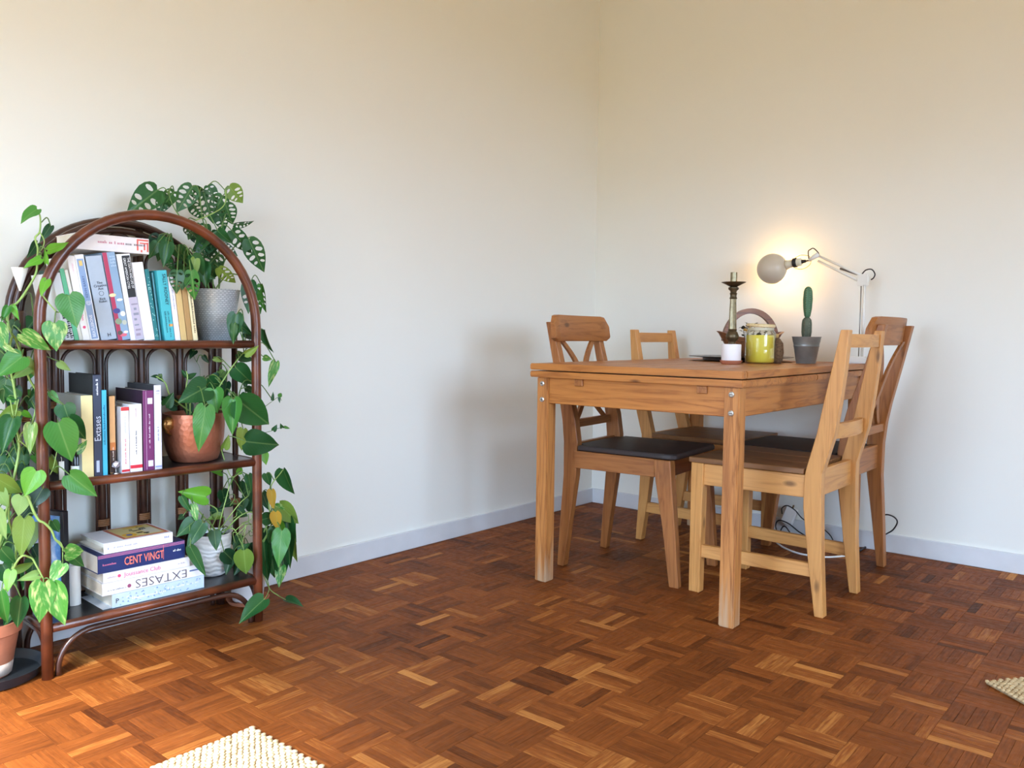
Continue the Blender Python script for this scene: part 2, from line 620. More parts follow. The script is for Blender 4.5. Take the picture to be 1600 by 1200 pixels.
# ------------------------------------------------------------------ mosaic parquet
def parquet_mat():
    m, nt, p = newmat('parquet_oak')
    L = nt.links
    at = nt.nodes.new('ShaderNodeAttribute')
    at.attribute_name = 'tone'
    tc = nt.nodes.new('ShaderNodeTexCoord')
    geo = nt.nodes.new('ShaderNodeNewGeometry')
    outs = []
    for sc in ((9, 120, 1), (120, 9, 1)):
        mp = nt.nodes.new('ShaderNodeMapping')
        mp.inputs['Scale'].default_value = sc
        L.new(geo.outputs['Position'], mp.inputs[0])
        n = nt.nodes.new('ShaderNodeTexNoise')
        n.inputs['Scale'].default_value = 1.6
        n.inputs['Detail'].default_value = 5
        n.inputs['Distortion'].default_value = 0.6
        L.new(mp.outputs[0], n.inputs['Vector'])
        outs.append(n.outputs[0])
    sep = nt.nodes.new('ShaderNodeSeparateColor')
    L.new(at.outputs['Color'], sep.inputs[0])
    mx = nt.nodes.new('ShaderNodeMix')
    L.new(sep.outputs['Green'], mx.inputs[0])
    L.new(outs[0], mx.inputs[2])
    L.new(outs[1], mx.inputs[3])
    big = nt.nodes.new('ShaderNodeTexNoise')
    big.inputs['Scale'].default_value = 1.4
    big.inputs['Detail'].default_value = 3
    L.new(geo.outputs['Position'], big.inputs['Vector'])
    a1 = nt.nodes.new('ShaderNodeMath')
    a1.operation = 'MULTIPLY_ADD'
    a1.inputs[1].default_value = 0.55
    L.new(mx.outputs[0], a1.inputs[0])
    L.new(sep.outputs['Red'], a1.inputs[2])
    a2 = nt.nodes.new('ShaderNodeMath')
    a2.operation = 'MULTIPLY_ADD'
    a2.inputs[1].default_value = 0.25
    L.new(big.outputs[0], a2.inputs[0])
    L.new(a1.outputs[0], a2.inputs[2])
    cr = nt.nodes.new('ShaderNodeValToRGB')
    e = cr.color_ramp.elements
    e[0].position, e[0].color = 0.35, srgb(72, 35, 14)
    e[1].position, e[1].color = 1.3, srgb(214, 162, 100)
    k = e.new(0.75)
    k.color = srgb(138, 76, 32)
    k = e.new(0.55)
    k.color = srgb(110, 58, 23)
    e[-1].position = 1.0
    e[-1].color = srgb(194, 130, 66)
    L.new(a2.outputs[0], cr.inputs[0])
    # the worn, scraped varnish flecks
    fl = nt.nodes.new('ShaderNodeTexNoise')
    fl.inputs['Scale'].default_value = 55
    fl.inputs['Detail'].default_value = 8
    L.new(geo.outputs['Position'], fl.inputs['Vector'])
    rr = nt.nodes.new('ShaderNodeValToRGB')
    rr.color_ramp.elements[0].position, rr.color_ramp.elements[1].position = 0.3, 0.75
    rr.color_ramp.elements[0].color = (0.42, 0.42, 0.42, 1)
    rr.color_ramp.elements[1].color = (0.66, 0.66, 0.66, 1)
    L.new(fl.outputs[0], rr.inputs[0])
    L.new(rr.outputs[0], p.inputs['Roughness'])
    L.new(cr.outputs[0], p.inputs['Base Color'])
    bp = nt.nodes.new('ShaderNodeBump')
    bp.inputs['Strength'].default_value = 0.12
    bp.inputs['Distance'].default_value = 0.001
    L.new(mx.outputs[0], bp.inputs['Height'])
    L.new(bp.outputs[0], p.inputs['Normal'])
    p.inputs['Specular IOR Level'].default_value = 0.12
    return m


PARQ = parquet_mat()
floor = structure(MB().box(ROOM_X0 - T, T, ROOM_Y0 - T, T, -0.08, -0.006).build('floor', plain('floor_screed', (58, 36, 24), 0.8)))
BL = 0.122
FX0, FY0 = -1.822, -1.222                      # a block corner read off the photograph
pieces = []                                    # x0,x1,y0,y1,dir,tone
ix0, ix1 = math.floor((ROOM_X0 - FX0) / BL), math.ceil((0 - FX0) / BL)
iy0, iy1 = math.floor((ROOM_Y0 - FY0) / BL), math.ceil((0 - FY0) / BL)
for i in range(ix0, ix1):
    for j in range(iy0, iy1):
        bx, by = FX0 + i * BL, FY0 + j * BL
        d = (i + j) % 2
        bt = RNG.gauss(0, 0.06)
        for k in range(5):
            t = 0.23 + bt + RNG.gauss(0, 0.065) + (RNG.choice((0.17, -0.15)) if RNG.random() < 0.07 else 0)
            w = BL / 5
            g = 0.0003
            if d == 0:
                r = (bx + g, bx + BL - g, by + k * w + g, by + (k + 1) * w - g)
            else:
                r = (bx + k * w + g, bx + (k + 1) * w - g, by + g, by + BL - g)
            r = (max(r[0], ROOM_X0), min(r[1], 0), max(r[2], ROOM_Y0), min(r[3], 0))
            if r[1] - r[0] < 0.004 or r[3] - r[2] < 0.004:
                continue
            pieces.append((r, d, max(0.0, min(0.6, t))))


def screen(v):
    d = Vector(v) - CAM
    w = d.dot(CF)
    return (800 + FPX * d.dot(CR) / w, 600 - FPX * d.dot(CU) / w, w)


def apparent(r):
    x, y = (r[0] + r[1]) / 2, (r[2] + r[3]) / 2
    s = screen((x, y, 0))
    if s[2] < 0.3 or not (-10 < s[0] < 1610 and 0 < s[1] < 1205):
        return 0
    if x < -2.49 and y < -0.85:                # under the jute rug
        return 0
    return 1 / s[2] ** 3


pieces.sort(key=lambda q: -apparent(q[0]))


def finger_geo(mm, r, top):
    x0, x1, y0, y1 = r
    b = 0.0005
    mm.add([(x0, y0, -0.008), (x1, y0, -0.008), (x1, y1, -0.008), (x0, y1, -0.008),
            (x0, y0, top - b), (x1, y0, top - b), (x1, y1, top - b), (x0, y1, top - b),
            (x0 + b, y0 + b, top), (x1 - b, y0 + b, top), (x1 - b, y1 - b, top), (x0 + b, y1 - b, top)],
           [(0, 1, 5, 4), (1, 2, 6, 5), (2, 3, 7, 6), (3, 0, 4, 7), (4, 5, 9, 8), (5, 6, 10, 9), (6, 7, 11, 10), (7, 4, 8, 11), (8, 9, 10, 11)])


def tone_attr(me, vals):
    a = me.color_attributes.new('tone', 'FLOAT_COLOR', 'POINT')
    a.data.foreach_set('color', [c for v in vals for c in v])


NSEP = 300
for r, d, t in pieces[:NSEP]:
    mm = MB()
    finger_geo(mm, r, RNG.uniform(-0.0006, 0.0))
    me = bpy.data.meshes.new('parquet_strip')
    me.from_pydata(mm.v, [], mm.f)
    tone_attr(me, [(t, d, 0, 1)] * 12)
    me.materials.append(PARQ)
    o = bpy.data.objects.new('parquet_strip', me)
    o.parent = floor
    COL.objects.link(o)
mm = MB()
vals = []
for r, d, t in pieces[NSEP:]:
    finger_geo(mm, r, RNG.uniform(-0.0006, 0.0))
    vals += [(t, d, 0, 1)] * 12
me = bpy.data.meshes.new('parquet_field')
me.from_pydata(mm.v, [], mm.f)
tone_attr(me, vals)
me.materials.append(PARQ)
o = bpy.data.objects.new('parquet_field', me)
o.parent = floor
COL.objects.link(o)
tag(o, kind='stuff')

# ------------------------------------------------------------------ table
TX, TY, TA, TW, TL = -1.2587, -1.3734, 0.0113, 0.766, 1.195
table = thing('dining_table', 'worn orange pine dining table with double draw-leaf top and square legs', 'table', (TX, TY, 0), TA)
# table top: upper leaf of planks, lower leaves
npl = 6
for k in range(npl):
    y0, y1 = k * TW / npl, (k + 1) * TW / npl
    MB().box(0.0285, TL - 0.0285, y0 + 0.0002, y1 - 0.0002, 0.7285, 0.75).build('tabletop_plank', table_wood('x'), table, bevel=0.0025, bseg=2)
for x0, x1 in ((0.0, 0.028), (TL - 0.028, TL)):
    MB().box(x0, x1, 0.0, TW, 0.7285, 0.75).build('end_board', table_wood('y'), table, bevel=0.003, bseg=2)
MB().box(0.0, TL / 2 - 0.0005, 0.0, TW, 0.704, 0.7245).build('draw_leaf', table_wood('y'), table, bevel=0.003, bseg=2)
MB().box(TL / 2 + 0.0005, TL, 0.0, TW, 0.704, 0.7245).build('draw_leaf', table_wood('y'), table, bevel=0.003, bseg=2)
MB().box(0.05, TL - 0.05, 0.05, TW - 0.05, 0.7245, 0.7285).build('leaf_spacer', stain_wood('x'), table)
LI, LG = 0.018, 0.047
for sx in (0, 1):
    for sy in (0, 1):
        x0 = LI if sx == 0 else TL - LI - LG
        y0 = LI if sy == 0 else TW - LI - LG
        leg = MB().box(x0, x0 + LG, y0, y0 + LG, 0, 0.704).build('leg', leg_wood('z'), table, bevel=0.003, bseg=2)
        if sx == 0:
            for zz in (0.682, 0.628):
                b = MB()
                b.tube([(x0 + 0.002, y0 + LG / 2, zz), (x0 - 0.003, y0 + LG / 2, zz), (x0 - 0.0045, y0 + LG / 2, zz)], [0.0085, 0.0085, 0.005], 12)
                o = b.build('bolt', plain('zinc', (196, 194, 188), 0.35, 0.9), leg)
                MB().box(x0 - 0.0052, x0 - 0.0040, y0 + LG / 2 - 0.0045, y0 + LG / 2 + 0.0045, zz - 0.001, zz + 0.001).build('slot', BLACK, leg)
AZ0, AZ1 = 0.616, 0.7035
MB().box(LI + 0.006, LI + 0.028, LI + LG, TW - LI - LG, AZ0, AZ1).build('apron', table_wood('y'), table, bevel=0.002)
MB().box(TL - LI - 0.028, TL - LI - 0.006, LI + LG, TW - LI - LG, AZ0, AZ1).build('apron', table_wood('y'), table, bevel=0.002)
MB().box(LI + LG, TL - LI - LG, LI + 0.006, LI + 0.028, AZ0, AZ1).build('apron', table_wood('x'), table, bevel=0.002)
MB().box(LI + LG, TL - LI - LG, TW - LI - 0.028, TW - LI - 0.006, AZ0, AZ1).build('apron', table_wood('x'), table, bevel=0.002)
for yy in (0.135, 0.575):
    MB().box(LI - 0.004, 0.55, yy - 0.016, yy + 0.016, 0.680, 0.7035).build('slide_runner', red_wood('x'), table, bevel=0.002)


# ------------------------------------------------------------------ chairs (local: front towards +Y, Y=0 at the rear feet)
def chair_plain(name, label, loc, rz):
    """square pine chair with two flat back rails and side stretchers"""
    c = thing(name, label, 'chair', loc, rz, None)
    hw, lw = 0.1765, 0.034
    prof = [(0, 0, 0.027), (0.18, 0.019, 0.042), (0.33, 0.031, 0.054), (0.40, 0.032, 0.053), (0.44, 0.030, 0.05), (0.56, -0.002, 0.052), (0.66, -0.018, 0.047), (0.75, -0.032, 0.039), (0.872, -0.048, 0.024)]
    for s in (-1, 1):
        MB().post([(z, s * (hw - lw / 2), y, lw, w) for z, y, w in prof]).build('rear_leg', pale_wood('z'), c, bevel=0.002)
        MB().post([(0, s * 0.183, 0.406, 0.034, 0.038), (0.25, s * 0.183, 0.405, 0.036, 0.041), (0.432, s * 0.183, 0.404, 0.036, 0.043)]).build('front_leg', pale_wood('z'), c, bevel=0.002)
        # side apron and stretcher follow the slight flare of the frame
        a = math.atan2(0.0215, 0.36)
        M = Matrix.Translation((s * 0.163, 0.05, 0)) @ Matrix.Rotation(-s * a * 0.9, 4, 'Z')
        MB().box(-0.009, 0.009, 0.0, 0.345, 0.360, 0.430, M).build('side_apron', pale_wood('y'), c, bevel=0.0015)
        M2 = Matrix.Translation((s * 0.161, 0.020, 0)) @ Matrix.Rotation(-s * a, 4, 'Z')
        MB().box(-0.009, 0.009, 0.0, 0.372, 0.118, 0.160, M2).build('stretcher', pale_wood('y'), c, bevel=0.0015)
    MB().box(-0.166, 0.166, 0.395, 0.413, 0.360, 0.430).build('front_apron', pale_wood('x'), c, bevel=0.0015)
    MB().box(-0.143, 0.143, 0.022, 0.040, 0.362, 0.446).build('rear_apron', pale_wood('x'), c, bevel=0.0015)
    # seat: three boards notched behind by the posts
    for k in range(3):
        x0, x1 = -1 + k * 2 / 3, -1 + (k + 1) * 2 / 3
        w0, w1 = 0.184, 0.203
        yb = 0.058
        sec = lambda z: [(x0 * w0 + 0.0003, yb, z), (x1 * w0 - 0.0003, yb, z), (x1 * w1 - 0.0003, 0.434, z), (x0 * w1 + 0.0003, 0.434, z)]
        MB().loft([sec(0.4325), sec(0.4505)]).build('seat_board', wood('shaded_seat_pine', 'y', (132, 88, 48), (96, 60, 32), 0.42), c, bevel=0.002)  # same pine as the frame, colour darkened to paint in the table's shade

    def backrail(z0, z1, yc, bow, th, nm):
        n = 10
        rings = []
        for i in range(n + 1):
            x = -(hw - lw) + 2 * (hw - lw) * i / n
            y = yc - bow * (1 - (x / (hw - lw)) ** 2)
            rings.append([(x, y - th / 2, z0), (x, y + th / 2, z0), (x, y + th / 2, z1), (x, y - th / 2, z1)])
        MB().loft(rings).build(nm, pale_wood('x'), c, smooth=True, angle=0.5)
    backrail(0.820, 0.860, -0.044, 0.012, 0.017, 'top_rail')
    backrail(0.542, 0.588, -0.003, 0.016, 0.018, 'back_rail')
    return c


def chair_cross(name, label, loc, rz):
    """reddish pine chair: broad curved top rail, crossed back slats, dark stained seat"""
    c = thing(name, label, 'chair', loc, rz, None)
    hw, lw = 0.1800, 0.034
    prof = [(0, 0, 0.027), (0.15, 0.014, 0.038), (0.34, 0.034, 0.052), (0.46, 0.036, 0.058), (0.54, 0.026, 0.054), (0.61, 0.011, 0.049), (0.75, -0.029, 0.033), (0.894, -0.064, 0.026)]
    for s in (-1, 1):
        MB().post([(z, s * (hw - lw / 2), y, lw, w) for z, y, w in prof]).build('rear_leg', red_wood('z'), c, bevel=0.002)
        MB().post([(0, s * 0.168, 0.449, 0.028, 0.034), (0.2, s * 0.168, 0.427, 0.034, 0.045), (0.355, s * 0.168, 0.406, 0.04, 0.058), (0.43, s * 0.168, 0.398, 0.04, 0.061)]).build('front_leg', red_wood('z'), c, bevel=0.002)
        MB().box(s * 0.172 - 0.009, s * 0.172 + 0.009, 0.052, 0.37, 0.368, 0.430).build('side_apron', red_wood('y'), c, bevel=0.0015)
    MB().box(-0.148, 0.148, 0.395, 0.413, 0.368, 0.430).build('front_apron', red_wood('x'), c, bevel=0.0015)
    MB().box(-0.146, 0.146, 0.024, 0.044, 0.368, 0.455).build('rear_apron', red_wood('x'), c, bevel=0.0015)
    # seat with rounded front corners and eased rim
    out = [(-0.145, 0.048), (0.145, 0.048), (0.145, 0.07), (0.184, 0.07), (0.186, 0.39)]
    out += [(0.156 + 0.03 * math.cos(a), 0.418 + 0.03 * math.sin(a)) for a in (0.3, 0.8, 1.3)]
    out += [(-0.156 - 0.03 * math.cos(a), 0.418 + 0.03 * math.sin(a)) for a in (1.3, 0.8, 0.3)]
    out += [(-0.186, 0.39), (-0.184, 0.07), (-0.145, 0.07)]
    cx, cy = 0, 0.24
    ring = lambda k, z: [(cx + (x - cx) * k, cy + (y - cy) * k, z) for x, y in out]
    MB().loft([ring(0.98, 0.431), ring(1, 0.435), ring(1, 0.446), ring(0.985, 0.451)]).build('seat', stain_wood('y'), c, smooth=True, angle=0.6)
    # curved top rail in front of the posts
    n, hwid = 18, 0.203
    rings = []
    for i in range(n + 1):
        x = -hwid + 2 * hwid * i / n
        d = hwid - abs(x)
        rt, rb = 0.04, 0.012
        zt = 0.921 - (rt - math.sqrt(max(0, rt * rt - (rt - d) ** 2)) if d < rt else 0)
        zb = 0.824 + (rb - math.sqrt(max(0, rb * rb - (rb - d) ** 2)) if d < rb else 0)
        if d < 1e-6: zt, zb = 0.886, 0.836
        yb = -0.052 + 0.022 * (x / hwid) ** 2
        lean = 0.12
        f = lambda z: yb - (z - 0.87) * lean
        th = 0.011
        rings.append([(x, f(zb) - th, zb), (x, f(zb) + th - 0.002, zb), (x, f(zb) + th, zb + 0.006), (x, f(zt) + th, zt - 0.006), (x, f(zt) + th - 0.003, zt), (x, f(zt) - th, zt)])
    MB().loft(rings).build('top_rail', red_wood('x'), c, smooth=True, angle=0.7)
    MB().box(-0.147, 0.147, 0.006, 0.024, 0.506, 0.536).build('lower_rail', red_wood('x'), c, bevel=0.0015)
    for s in (-1, 1):                             # the two crossing slats
        rings = []
        for i in range(13):
            t = i / 12
            x = s * (-0.118 + 0.236 * t) + s * 0.02 * math.sin(2 * PI * t)
            z = 0.836 - 0.305 * t
            y = -0.050 + 0.066 * t + s * 0.005
            w = 0.014
            rings.append([(x - w, y - 0.005, z), (x + w, y - 0.005, z), (x + w, y + 0.005, z), (x - w, y + 0.005, z)])
        MB().loft(rings).build('cross_slat', red_wood('z'), c, smooth=True, angle=0.5)
    return c


chair_plain('dining_chair', 'pale pine slat-back chair on the open side of the table, whole back showing', (-0.7955, -1.5055, 0), 0)
chair_cross('dining_chair', 'reddish cross-back chair half hidden by the pale chair, near the wall cable loop', (-0.40, -1.476, 0), 0.01)
chair_cross('dining_chair', 'reddish cross-back chair with dark seat on the table side facing the bookcase wall', (-0.866, -0.567, 0), PI + 0.09)
chair_plain('dining_chair', 'pale pine slat-back chair by the room corner, mostly hidden by the table', (-0.334, -0.585, 0), PI + 0.02)

# ------------------------------------------------------------------ bookcase of bent cane
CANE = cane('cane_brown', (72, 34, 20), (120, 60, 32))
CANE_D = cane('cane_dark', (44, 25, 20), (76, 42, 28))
CANE_W = cane('cane_wrap', (120, 78, 44), (156, 104, 62), 0.5)
bc = thing('rattan_bookcase', 'dark brown arched rattan bookcase filled with books and trailing plants', 'bookcase', SO, SA)
RAD = SW / 2
ZS = 1.146 - RAD


def arch_path(q, rad, zbot=0.0, zs=ZS):
    cx = SW / 2
    pts = [Vector((cx - rad, q, zbot + (zs - zbot) * i / 6)) for i in range(6)]
    pts += arc((cx, q, zs), rad, PI, 0, 28)
    pts += [Vector((cx + rad, q, zs - (zs - zbot) * i / 6)) for i in range(1, 7)]
    return pts


MB().tube(arch_path(0, RAD), 0.0135, 12).build('front_arch', CANE, bc, smooth=True)
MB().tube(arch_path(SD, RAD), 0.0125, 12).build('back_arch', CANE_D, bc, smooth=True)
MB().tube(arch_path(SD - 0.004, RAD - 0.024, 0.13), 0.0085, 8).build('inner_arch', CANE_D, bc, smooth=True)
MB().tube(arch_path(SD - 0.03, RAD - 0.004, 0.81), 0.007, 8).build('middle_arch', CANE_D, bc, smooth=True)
LEV = (0.122, 0.470, 0.8105)
for z in LEV:
    MB().tube([(0.012, 0, z), (SW * 0.5, 0, z), (SW - 0.012, 0, z)], 0.0115, 10).build('front_rail', CANE, bc, smooth=True)
    MB().tube([(0.01, SD, z), (SW - 0.01, SD, z)], 0.010, 8).build('back_rail', CANE_D, bc, smooth=True)
    for p in (0, SW):
        MB().tube([(p, 0.01, z), (p, SD - 0.01, z)], 0.010, 8).build('side_rail', CANE_D, bc, smooth=True)
    MB().box(0.006, SW - 0.006, 0.004, SD - 0.004, z - 0.002, z + 0.0085).build('shelf_board', plain('black_lacquer', (28, 28, 31), 0.3, coat=0.3), bc)
SLATS = [SW * (k + 1) / 5 - 0.006 for k in range(4)]
for p in SLATS:
    top = ZS + math.sqrt(max(0.0, RAD ** 2 - (p - SW / 2) ** 2)) - 0.01
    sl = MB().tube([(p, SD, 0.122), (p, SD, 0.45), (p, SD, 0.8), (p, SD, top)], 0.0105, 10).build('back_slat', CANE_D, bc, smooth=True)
    for zz in (0.305, 0.64):
        mb = MB()
        for k in range(4):
            mb.tube([Vector((p + 0.0165 * math.cos(a), SD + 0.0125 * math.sin(a), zz + 0.005 * k)) for a in [2 * PI * i / 14 for i in range(14)]], 0.0026, 5, closed=True)
        mb.build('binding', CANE_W, sl, smooth=True)
edges = [0.0] + SLATS + [SW]
for a, b in zip(edges[:-1], edges[1:]):
    w = (b - a) / 2 - 0.0155
    c = (a + b) / 2
    pts = [Vector((c - w, SD - 0.003, 0.14)), Vector((c - w, SD - 0.003, 0.45))] + arc((c, SD - 0.003, 0.798 - w), w, PI, 0, 12) + [Vector((c + w, SD - 0.003, 0.45)), Vector((c + w, SD - 0.003, 0.14))]
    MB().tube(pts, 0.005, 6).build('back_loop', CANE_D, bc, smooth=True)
for a, b in zip(edges[1:-2], edges[2:-1]):
    w = (b - a) / 2 - 0.0155
    c = (a + b) / 2
    zt = ZS + math.sqrt(RAD ** 2 - (abs(c - SW / 2) + 0.04) ** 2) - 0.03
    pts = [Vector((c - w, SD - 0.003, 0.82))] + arc((c, SD - 0.003, zt - w), w, PI, 0, 12) + [Vector((c + w, SD - 0.003, 0.82))]
    MB().tube(pts, 0.005, 6).build('upper_loop', CANE_D, bc, smooth=True)
for p in (0.0, SW):
    st = MB().tube([(p, SD * 0.55, 0.122), (p, SD * 0.55, 0.5), (p, SD * 0.55, ZS + 0.03)], 0.009, 8).build('side_post', CANE_D, bc, smooth=True)
    for zz in (0.33, 0.62):
        mb = MB()
        for k in range(4):
            mb.tube([Vector((p + 0.012 * math.cos(a), SD * 0.55 + 0.012 * math.sin(a), zz + 0.005 * k)) for a in [2 * PI * i / 12 for i in range(12)]], 0.0026, 5, closed=True)
        mb.build('binding', CANE_W, st, smooth=True)
    pts = [Vector((p, 0.016, 0.002)), Vector((p, 0.016, 0.04))] + arc((p, 0.066, 0.055), 0.05, PI, PI / 2, 7, 'yz') + arc((p, SD - 0.066, 0.055), 0.05, PI / 2, 0, 7, 'yz') + [Vector((p, SD - 0.016, 0.04)), Vector((p, SD - 0.016, 0.002))]
    MB().tube(pts, 0.006, 6).build('side_brace', CANE_D, bc, smooth=True)
for q in (0.0, SD):
    rr = 0.085
    pts = [Vector((0.024, q, 0.002)), Vector((0.024, q, 0.012))] + arc((0.024 + rr, q, 0.015), rr, PI, PI / 2, 9) + arc((SW - 0.024 - rr, q, 0.015), rr, PI / 2, 0, 9) + [Vector((SW - 0.024, q, 0.012)), Vector((SW - 0.024, q, 0.002))]
    MB().tube(pts, 0.0075, 8).build('under_brace', CANE_D, bc, smooth=True)


# ------------------------------------------------------------------ lettering and books
def text(parent, body, size, org, xd, yd, mat, align='LEFT', nrm=0.0006, sx=1.0, name='lettering', bold=0.0):
    cu = bpy.data.curves.new('lettering', 'FONT')
    cu.body = body
    cu.size = size
    cu.align_x = align
    cu.align_y = 'CENTER'
    cu.resolution_u = 2
    cu.extrude = 0.00015
    cu.offset = bold
    tmp = bpy.data.objects.new('lettering', cu)
    COL.objects.link(tmp)
    bpy.context.view_layer.update()
    me = bpy.data.meshes.new_from_object(tmp.evaluated_get(bpy.context.evaluated_depsgraph_get()))
    bpy.data.objects.remove(tmp)
    xd, yd = Vector(xd).normalized(), Vector(yd).normalized()
    zd = xd.cross(yd)
    M = Matrix(((xd.x * sx, yd.x, zd.x, org[0] + zd.x * nrm), (xd.y * sx, yd.y, zd.y, org[1] + zd.y * nrm), (xd.z * sx, yd.z, zd.z, org[2] + zd.z * nrm), (0, 0, 0, 1)))
    me.transform(M)
    me.materials.clear()
    me.materials.append(mat)
    o = bpy.data.objects.new(name, me)
    COL.objects.link(o)
    o.parent = parent
    return o


def print_line(parent, length, size, org, xd, yd, rgb):
    """a line of print too small to read in the photograph: letter-sized strokes"""
    xd, yd, o = Vector(xd), Vector(yd), Vector(org)
    n = xd.cross(yd) * 0.0006
    mb = MB()
    x = 0.0
    while x < length:
        w = size * RNG.uniform(0.22, 0.5)
        hh = size * RNG.choice((0.5, 0.5, 0.55, 0.8))
        if RNG.random() > 0.14:
            y0 = -size * 0.28
            a = [o + n + xd * x + yd * y0, o + n + xd * (x + w) + yd * y0, o + n + xd * (x + w * 0.8) + yd * (y0 + hh), o + n + xd * (x + w * 0.1) + yd * (y0 + hh)]
            mb.add(a, [(0, 1, 2, 3)])
        x += w + size * 0.12
    return mb.build('print_line', ink(rgb), parent)


PAGES = plain('paper_pages', (226, 220, 206), 0.85, noise=0.05, nscale=300)


def ink(rgb): return plain('ink_%d_%d_%d' % rgb, rgb, 0.6)
def cover(rgb): return plain('cover_%d_%d_%d' % rgb, rgb, 0.42, noise=0.03, nscale=40)


LAST_LEAN, TOPS = {}, {}


def standing_book(label, xl, xr, xt, yt, yb, z0, depth, rgb, group, q=0.012, side=None, pale=None):
    """book standing on a shelf: photo pixels of spine foot (xl..xr, yb) and of the spine's upper corner (xt, yt)"""
    a, b, t = ps(xl, yb, q), ps(xr, yb, q), ps(xt, yt, q)
    lean = math.atan2(t.x - a.x, t.z - z0)
    if abs(lean) < 0.04:
        lean = 0.0
    lean = max(lean, LAST_LEAN.get(group, -1.0))       # the next book stands no flatter than the one it leans on
    LAST_LEAN[group] = lean
    th = (b.x - a.x) * math.cos(lean) - 0.0006
    h = (t.z - z0 - th * math.sin(-lean)) / math.cos(lean)
    TOPS.setdefault(group, []).append(t.z + 0.0004)
    bk = thing('book', label, 'book', s2w((a.x, q, z0 + 0.0004)), 0, group)
    bk.rotation_mode = 'XYZ'
    bk.matrix_world = Matrix.Translation(s2w((a.x, q, z0 + 0.0004))) @ Matrix.Rotation(SA, 4, 'Z') @ Matrix.Rotation(lean, 4, 'Y')
    bt = min(0.0022, th * 0.12)
    MB().box(0, th, 0, bt, 0, h).build('spine', cover(rgb), bk, bevel=min(0.0012, bt * 0.45))
    MB().box(0, bt, bt, depth, 0, h).build('front_board', cover(side or rgb), bk)
    MB().box(th - bt, th, bt, depth, 0, h).build('back_board', cover(side or rgb), bk)
    MB().box(bt, th - bt, bt, depth - 0.003, 0.002, h - 0.002).build('page_block', PAGES, bk)
    return bk, th, h


def panel(bk, x0, x1, z0, z1, rgb, name='printed_panel', out=0.0005):
    return MB().box(x0, x1, -out, 0.0003, z0, z1).build(name, cover(rgb), bk)


def spine_text(bk, body, size, x, z, rgb, up=False, align='LEFT', sx=1.0):
    xd, yd = ((0, 0, 1), (-1, 0, 0)) if up else ((0, 0, -1), (1, 0, 0))
    return text(bk, body, size, (x, -0.0005, z), xd, yd, ink(rgb), align, sx=sx)


def spine_print(bk, length, size, x, z, rgb, up=False):
    xd, yd = ((0, 0, 1), (-1, 0, 0)) if up else ((0, 0, -1), (1, 0, 0))
    return print_line(bk, length, size, (x, -0.0002, z), xd, yd, rgb)


G1 = 'books leaning on the top shelf'
Z1 = LEV[2] + 0.0085
D1 = 0.145
bk, th, h = standing_book('white book with black lettering at its foot, end of the top row by the pothos', 103, 117, 79.5, 425, 531, Z1, 0.14, (226, 228, 230), G1)
spine_print(bk, h * 0.36, th * 0.55, th * 0.35, h * 0.4, (40, 44, 54))
spine_print(bk, h * 0.36, th * 0.55, th * 0.75, h * 0.4, (30, 34, 44))
bk, th, h = standing_book('mint green book leaning on the top shelf', 117, 124.5, 92.3, 419, 531, Z1, 0.14, (96, 190, 140), G1, side=(38, 74, 60))
bk, th, h = standing_book('cream book without print on the top shelf, taller neighbours either side', 124.5, 130, 100.3, 421, 531, Z1, 0.14, (226, 222, 208), G1)
bk, th, h = standing_book('white book with pink lettering and a pink dot near its foot', 130, 142, 104, 399, 531, Z1, D1, (238, 234, 230), G1)
spine_print(bk, h * 0.3, th * 0.4, th * 0.5, h * 0.55, (230, 130, 160))
spine_print(bk, h * 0.14, th * 0.25, th * 0.5, h * 0.93, (236, 190, 200))
MB().tube([(th * 0.5, 0.0002, h * 0.16), (th * 0.5, -0.0006, h * 0.16)], 0.0035, 14).build('pink_dot', ink((232, 84, 130)), bk)
bk, th, h = standing_book('white book with a blue-grey spine panel and white capitals', 142, 156.5, 114, 396, 530, Z1, D1, (240, 240, 240), G1)
panel(bk, th * 0.14, th * 0.86, h * 0.02, h * 0.95, (140, 164, 200))
spine_text(bk, 'KEVIN BARRY', th * 0.42, th * 0.5, h * 0.50, (70, 92, 140), up=True, sx=1.0)
text(bk, '@', th * 0.6, (th * 0.5, -0.0007, h * 0.44), (0, 0, 1), (-1, 0, 0), ink((240, 240, 244)), 'CENTER')
spine_text(bk, 'BEATLEBONE', th * 0.46, th * 0.5, h * 0.04, (244, 244, 246), up=True, sx=0.95)
panel(bk, th * 0.32, th * 0.68, h * 0.87, h * 0.93, (226, 196, 110), 'publisher_mark', 0.0008)
bk, th, h = standing_book('thick pale grey hardback with small centred black lettering', 158.5, 184, 130, 396.5, 530.5, Z1, 0.155, (172, 184, 198), G1, side=(120, 130, 142))
for ln, zz, s in (('The', 0.68, 0.009), ('Creative', 0.645, 0.009), ('Act', 0.61, 0.009), ('Rick', 0.49, 0.0085), ('Rubin', 0.46, 0.0085), ('H', 0.06, 0.013)):
    text(bk, ln, s, (th * 0.55, -0.0005, h * zz), (1, 0, 0), (0, 0, 1), ink((44, 48, 56)), 'CENTER')
mb = MB().tube([Vector((th * 0.55 + 0.0055 * math.cos(a), -0.0004, h * 0.555 + 0.0055 * math.sin(a))) for a in [2 * PI * i / 20 for i in range(20)]], 0.0004, 4, closed=True)
mb.build('ring_mark', ink((60, 64, 72)), bk)
bk, th, h = standing_book('book with a crimson and blue-grey spine strewn with petal shapes', 185, 205, 156, 391.5, 531, Z1, D1, (138, 166, 194), G1)
panel(bk, 0.0002, th * 0.34, 0.0005, h * 0.998, (178, 48, 84), 'crimson_strip', 0.0004)
